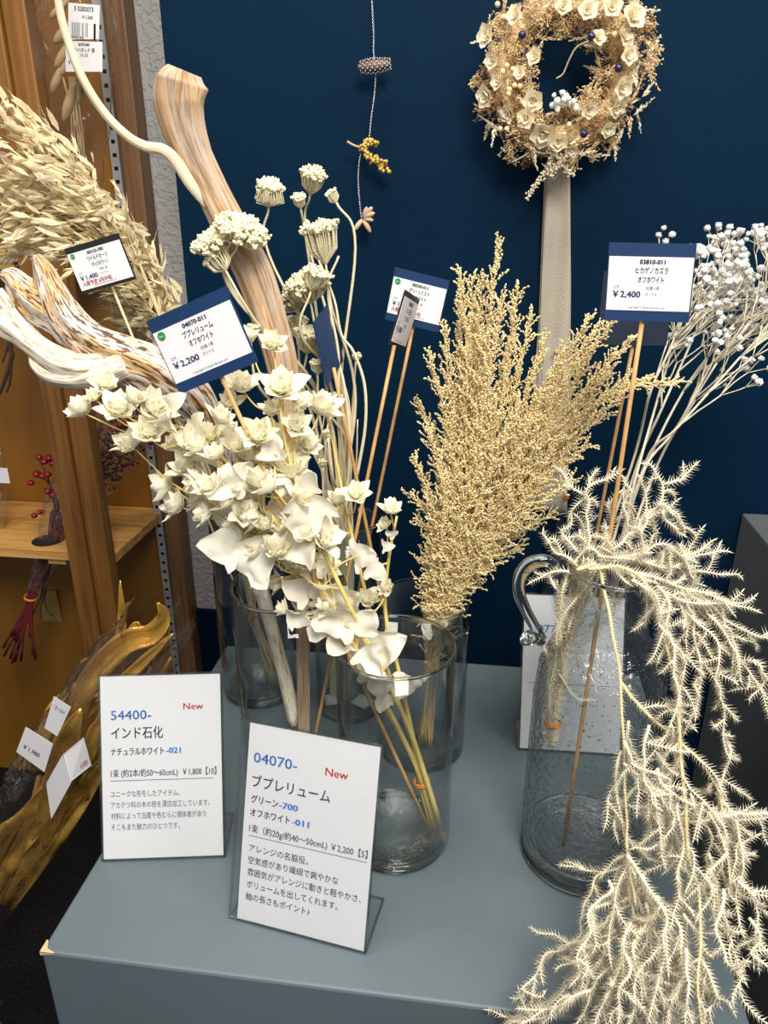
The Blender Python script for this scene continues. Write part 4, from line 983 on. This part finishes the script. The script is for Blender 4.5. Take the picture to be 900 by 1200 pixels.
for i in range(13):
    f = (i+.5)/13; r = (3+3.6*math.sin(PI*f**.8))*kg
    for k in range(8):
        th = 2*PI*(k+.5*(i % 2))/8; rad = u*math.cos(th)+w*math.sin(th); p = a.lerp(b, f)+rad*r*.7; d = (rad+ax*.5).normalized()
        m.petal(p, d, (ax-rad*.5).normalized(), 4.2*kg, 4*kg, cup=.3, nl=2, nw=2, tip=.9, base=.8); tips.bead(p+d*3.4*kg, 1.0*kg, d, .8)
pcn = m.build('pine_cone', CONE, ga); tips.build('scale_tips', CONEW, pcn)
m = M(); n = 0
for pts, r in (([(425, 172), (433, 166), (441, 167)], 4.5), ([(424, 176), (434, 184), (444, 190), (454, 199)], 6.5)):
    for q in resample(pc([(x, y, YG-.006) for x, y in pts], 6), 2.0*kg):
        for _ in range(3): m.ball(q+rv(r*.7*kg), R.uniform(1.9, 2.8)*kg, nu=7, nv=5)
gb = m.build('gold_berry_cluster', GOLDB, ga); M().tube(pc([(407, 166, YG-.004), (414, 170, YG-.004), (423, 173, YG-.005)], 4), [1.8*kg, 1.4*kg, 1.2*kg], 6).build('berry_stalk', PALE, gb)
m = M(); c = at(425, 256, YG-.006)
for deg, L in ((235, 17), (300, 18), (25, 15), (50, 17), (70, 14), (350, 12)):
    q = at(425+L*math.cos(math.radians(deg)), 256-L*math.sin(math.radians(deg)), YG-.006-R.uniform(0, .012))
    m.ball(c.lerp(q, .55), (q-c).length*.5, (.36, .36, 1), 8, 6, .15, (q-c).normalized())
m.build('seed_pod', POD, ga)
g2 = thing('ribbon_ornament_garland', 'thin wire with gold and amber beads hanging before the wreath ribbon', 'garland', at(640, 480, 1.03))
m = M(); m.tube(pc([(634, 400, 1.026), (632, 420, 1.026), (640, 470, 1.027), (655, 530, 1.027), (662, 583, 1.027)], 6), .0003, 4); m.build('wire', WIRE, g2)
for x, y, r, mt, nm in ((632, 420, 7, GOLDB, 'gold_bead_cluster'), (652, 412, 4, POD, 'tan_bead'), (663, 583, 5, mat('amber_bead', (.30, .10, .015), .3), 'amber_bead')):
    m = M(); c = at(x, y, 1.024)
    for k in range(9): m.ball(c+rdir()*r*.55*kg, r*.5*kg, nu=7, nv=5)
    m.build(nm, mt, g2)

# ------------------------------------------------------------------ goods on the shelf
def bag(pts, rads, mt, parent, seed, n=26, amp=.22, flat=.75):
    m = M(); m.tube(pts, rads, n, lambda th, L, t: 1+amp*noise.noise(Vector((math.cos(th)*1.7+seed, math.sin(th)*1.7, L*22)))+amp*.5*noise.noise(Vector((math.cos(th)*5, math.sin(th)*5+seed, L*60))), flat, Vector((1, 0, 0)), caps=False)
    return m.build('cellophane_bag', mt, parent, smooth=True)
rd = thing('red_berry_bundle', 'cellophane-wrapped deep red berry bundle leaning through the pine board behind the post', 'dried plants', at(60, 600, 1.25))
for k in range(16):
    j = lambda s: R.uniform(-s, s); m = M()
    top = (R.uniform(95, 165), R.uniform(480, 560)) if k < 11 else (R.uniform(45, 80), R.uniform(530, 600))
    m.tube(pc([(22+j(20), 760+j(22), 1.225), (38+j(5), 698, 1.23), (58+j(9), 645, 1.24+j(.01)), (74+j(14), 600, 1.26+j(.015)), ((74+top[0])/2+j(8), (590+top[1])/2, 1.27+j(.02)), (top[0], top[1], 1.28+j(.02))], 5), [.0028, .0024, .002, .0014], 5); m.build('stem', REDST, rd)
m = M()
for k in range(520):
    f = R.random(); q = at(100+70*f+R.uniform(-18, 14), 560-80*f+R.uniform(-26, 40), 1.27+R.uniform(-.02, .02)); m.bead(q, R.uniform(.0022, .0045), rdir(), 1.1)
o = m.build('plum_seed_heads', PLUM, rd, label='dark plum seed heads'); o['kind'] = 'stuff'
for (x, y) in ((46, 536), (52, 541), (58, 537), (61, 543), (43, 556), (50, 558), (56, 556), (36, 566), (40, 604), (47, 600), (56, 576), (62, 580), (140, 498), (148, 494), (133, 503)):
    m = M(); m.ball(at(x, y, 1.245), R.uniform(.006, .0085), (1, 1, .8), 9, 6, .3); m.build('berry', RED, rd)
bag(pc([(42, 690, 1.235), (60, 640, 1.245), (80, 590, 1.26), (112, 545, 1.27), (145, 500, 1.28), (165, 470, 1.285)], 5), [.018, .030, .042, .055, .058, .05], CELLO, rd, 3)
band(at(36, 700, 1.231), Vector((.3, 0, 1)).normalized(), .012, rd)
tw = M()
for k in range(3):
    tw.tube(pc([(60+k*5, 600, 1.26), (50+k*2, 690, 1.25), (42+6*k, 712, 1.245), (36+13*k, 728-3*k, 1.24)], 5), [.0022, .002, .0014], 5)
tw.build('dark_stem', TWIG, rd, label='near-black thin stem hanging below the board')
pb = thing('wrapped_pale_bundle', 'cellophane-wrapped pale grass bundle standing on the pine board at the left edge', 'dried plants', at(-8, 625, 1.28))
for k in range(12):
    m = M(); m.tube(pc([(-12+R.uniform(-8, 8), 628, 1.28), (-14+R.uniform(-12, 14), 580, 1.28+R.uniform(-.02, .02)), (-16+R.uniform(-18, 20), 530, 1.28)], 5), [.002, .0016], 5); m.build('stem', PALE, pb)
bag(pc([(-12, 640, 1.28), (-12, 600, 1.28), (-16, 560, 1.28), (-22, 510, 1.28)], 5), [.02, .035, .036, .03], CELLO, pb, 9)
a = at(-8, 548, 1.235); M().box((a.x, a.y, a.z-.03), (a.x+.028, a.y+.0008, a.z)).build('paper_label', LABELP, pb, False)
def flatlabel(quads, Y, parent, name='paper_label', lift=0, ink=None):
    P = [at(x, y, Y+(d if d else 0)) for x, y, d in quads]; m = M(); n = (P[1]-P[0]).cross(P[3]-P[0]).normalized()
    if n.y > 0: n = -n
    b = len(m.v); m.v += P+[p-n*.0006 for p in P]
    for f in ((0, 1, 2, 3), (7, 6, 5, 4), (0, 4, 5, 1), (1, 5, 6, 2), (2, 6, 7, 3), (3, 7, 4, 0)): m.f.append(f)
    o = m.build(name, LABELP, parent, False)
    if ink:
        fr = (P[0], P[1]-P[0], P[3]-P[0], n*.0006)
        by = {}
        for s, u0, u1, vb, h, mt in ink: write(by.setdefault(mt.name, (mt, M()))[1], s, fr, u0, u1, vb, h, .002)
        for mt, mm in by.values(): mm.build('lettering', mt, o, False)
    return o
wp_ = thing('wrapped_pod_bundle', 'cellophane-wrapped pale pods with two printed labels on the upper shelf', 'dried plants', at(100, 265, 1.30))
for x0, y0, x1, y1, w in ((64, 50, 92, 22, 9), (66, 78, 84, 48, 8), (70, 90, 88, 62, 7), (60, 20, 80, 0, 8), (92, 120, 96, 90, 6), (75, 140, 88, 100, 6), (60, 110, 72, 80, 7)):
    m = M(); a = at(x0, y0, 1.30); b = at(x1, y1, 1.30); m.ball((a+b)/2, (b-a).length*.55, (.28, .28, 1), 10, 8, .15, (b-a).normalized()); m.build('pod', PALE, wp_)
for k in range(6):
    m = M(); m.tube(pc([(100+R.uniform(-8, 8), 262, 1.31), (95+R.uniform(-10, 10), 180, 1.305), (82+R.uniform(-12, 14), 90, 1.30)], 5), [.0018, .0015], 5); m.build('stem', PALE, wp_)
bag(pc([(104, 262, 1.31), (98, 200, 1.305), (92, 120, 1.30), (90, 40, 1.30), (88, -40, 1.30)], 6), [.018, .034, .052, .058, .055], CELLO2, wp_, 17)
flatlabel([(80, 3, 0), (117, 6, 0), (116, 46, 0), (80, 46, 0)], 1.235, wp_, ink=[('E 0283073', .2, .8, .2, .13, GREYINK), ('￥1,500', .45, .78, .4, .09, GREYINK), ('||||||| || ||', .12, .62, .80, .3, GREYINK), ('|', .82, .88, .85, .35, REDINK), ('00000-000', .1, .5, .96, .07, GREYINK)])
flatlabel([(77, 48, 0), (120, 49, 0), (120, 84, 0), (77, 84, 0)], 1.236, wp_, ink=[('00770-060', .35, .65, .15, .1, BLACKM), ('ドライポッド 茶', .15, .8, .34, .11, GREYINK), ('ナチュラル', .4, .62, .5, .1, GREYINK), ('￥1,500', .08, .35, .75, .13, NAVYINK)])
db2 = thing('wrapped_dark_bundle', 'dark wrapped foliage bundle in the upper left corner behind the post', 'dried plants', at(2, 280, 1.30))
for k in range(14):
    m = M(); a = at(R.uniform(-25, 12), R.uniform(20, 130), 1.30+R.uniform(-.03, .02)); d = (rdir()*.6+Vector((.1, 0, .8))).normalized(); nn = rdir(); nn = (nn-d*nn.dot(d)).normalized()
    m.petal(a, d, nn, .045, .02, cup=.3, curl=.2, nl=4, nw=2); m.build('leaf', TWIG if k % 3 else PALE, db2)
m = M(); m.tube(pc([(0, 278, 1.30), (-4, 200, 1.30), (-6, 60, 1.30)], 5), .004, 6); m.build('stem', TWIG, db2)
bag(pc([(0, 270, 1.30), (-4, 200, 1.30), (-6, 100, 1.30), (-6, -20, 1.30)], 6), [.016, .04, .055, .05], CELLO, db2, 31)
tg = M(); tg.tube(pc([(16, 300, 1.24), (12, 400, 1.24), (14, 418, 1.24), (2, 455, 1.24), (-6, 470, 1.24)], 6), [.004, .004, .0035, .002], 7); tg.tube(pc([(13, 418, 1.24), (12, 445, 1.24), (8, 460, 1.24)], 4), [.003, .0015], 6); tg.tube(pc([(11, 400, 1.24), (3, 425, 1.24)], 4), [.0025, .001], 6)
tag(tg.build('dark_twig', TWIG, None), 'dark forked twig hanging from the upper shelf board at the left edge', 'twig')

# ------------------------------------------------------------------ gold leaf bundle in front of the shelf
gl = thing('gold_leaf_bundle', 'gold-painted leaves in a cellophane bag with white labels, left of the table', 'dried plants', (-.80, .80, 0))
def goldleaf(pts, w, curlv=.5):
    p = cr([at(*q) for q in pts], 7); m = M(); rows = []; n = len(p)
    for i, q in enumerate(p):
        t = i/(n-1); d = (p[min(i+1, n-1)]-p[max(0, i-1)]).normalized(); s = d.cross((q-EYE).normalized()).normalized(); nn = d.cross(s)
        ww = w*max(.06, math.sin(PI*min(1, .12+t*.88))**.7)*ppx(120, 850, .8)
        rows.append([q+s*ww*f+nn*(abs(f)*ww*curlv+.22*ww*math.sin(t*9+f*4)+.5*ww*noise.noise(q*28+s*f)) for f in (-1, -.66, -.33, 0, .33, .66, 1)])
    m.sheet(rows); m.build('gold_leaf', GOLD, gl, thick=.0012)
goldleaf([(55, 935, .80), (85, 850, .79), (105, 800, .78), (145, 755, .78), (178, 742, .785), (192, 722, .79), (185, 706, .79)], 12)
goldleaf([(110, 820, .77), (146, 796, .77), (175, 768, .775), (203, 742, .78)], 6)
goldleaf([(-70, 1150, .83), (-20, 1040, .82), (15, 985, .81), (40, 955, .80), (58, 915, .80)], 24)
goldleaf([(45, 990, .79), (70, 920, .78), (78, 870, .775), (95, 830, .775)], 17)
goldleaf([(90, 850, .80), (130, 800, .81), (142, 740, .82), (141, 680, .82)], 6)
goldleaf([(10, 1060, .80), (60, 980, .79), (95, 930, .79), (130, 880, .80)], 16)
goldleaf([(20, 900, .81), (48, 870, .80), (62, 830, .80), (90, 800, .80)], 7)
goldleaf([(100, 900, .77), (112, 860, .77), (122, 840, .77), (128, 800, .77)], 8)
goldleaf([(80, 960, .82), (120, 900, .82), (160, 850, .82), (200, 770, .82)], 10)
goldleaf([(95, 830, .80), (125, 775, .80), (150, 752, .80), (160, 735, .80), (150, 738, .80)], 8)
for k in range(6):
    m = M(); m.tube([Vector((-.86+.02*k, .80+R.uniform(-.03, .03), 0)), at(-60+R.uniform(-20, 20), 1130, .82), at(20+R.uniform(-14, 20), 990, .81), at(60+R.uniform(-16, 16), 910, .80)], [.006, .005, .004], 7); m.build('stem', mat('gold_brown_stem', (.30, .17, .04), .5, .4) if k == 0 else bpy.data.materials['gold_brown_stem'], gl)
bag([Vector((-.82, .80, .02))]+pc([(-80, 1180, .82), (-15, 1050, .81), (40, 950, .80), (85, 870, .795), (130, 800, .795), (165, 755, .80), (188, 720, .80)], 5), [.05, .062, .070, .068, .062, .058, .055, .05], CELLO2, gl, 5, 64, .30, .8)
flatlabel([(30, 852, 0), (62, 872, 0), (52, 905, 0), (19, 881, 0)], .715, gl, ink=[('￥1,980', .15, .75, .72, .16, NAVYINK)])
flatlabel([(63, 816, 0), (83, 829, 0), (67, 863, 0), (52, 853, 0)], .725, gl, ink=[('ゴールド', .2, .8, .3, .1, GREYINK)])
flatlabel([(73, 885, 0), (84, 916, 0), (60, 960, 0), (54, 918, .01)], .71, gl, ink=[('￥1,980', .25, .8, .4, .1, NAVYINK)])
flatlabel([(74, 884, .006), (98, 864, .01), (107, 897, .012), (83, 916, 0)], .708, gl, ink=[('お買得', .55, .9, .85, .12, REDINK)])
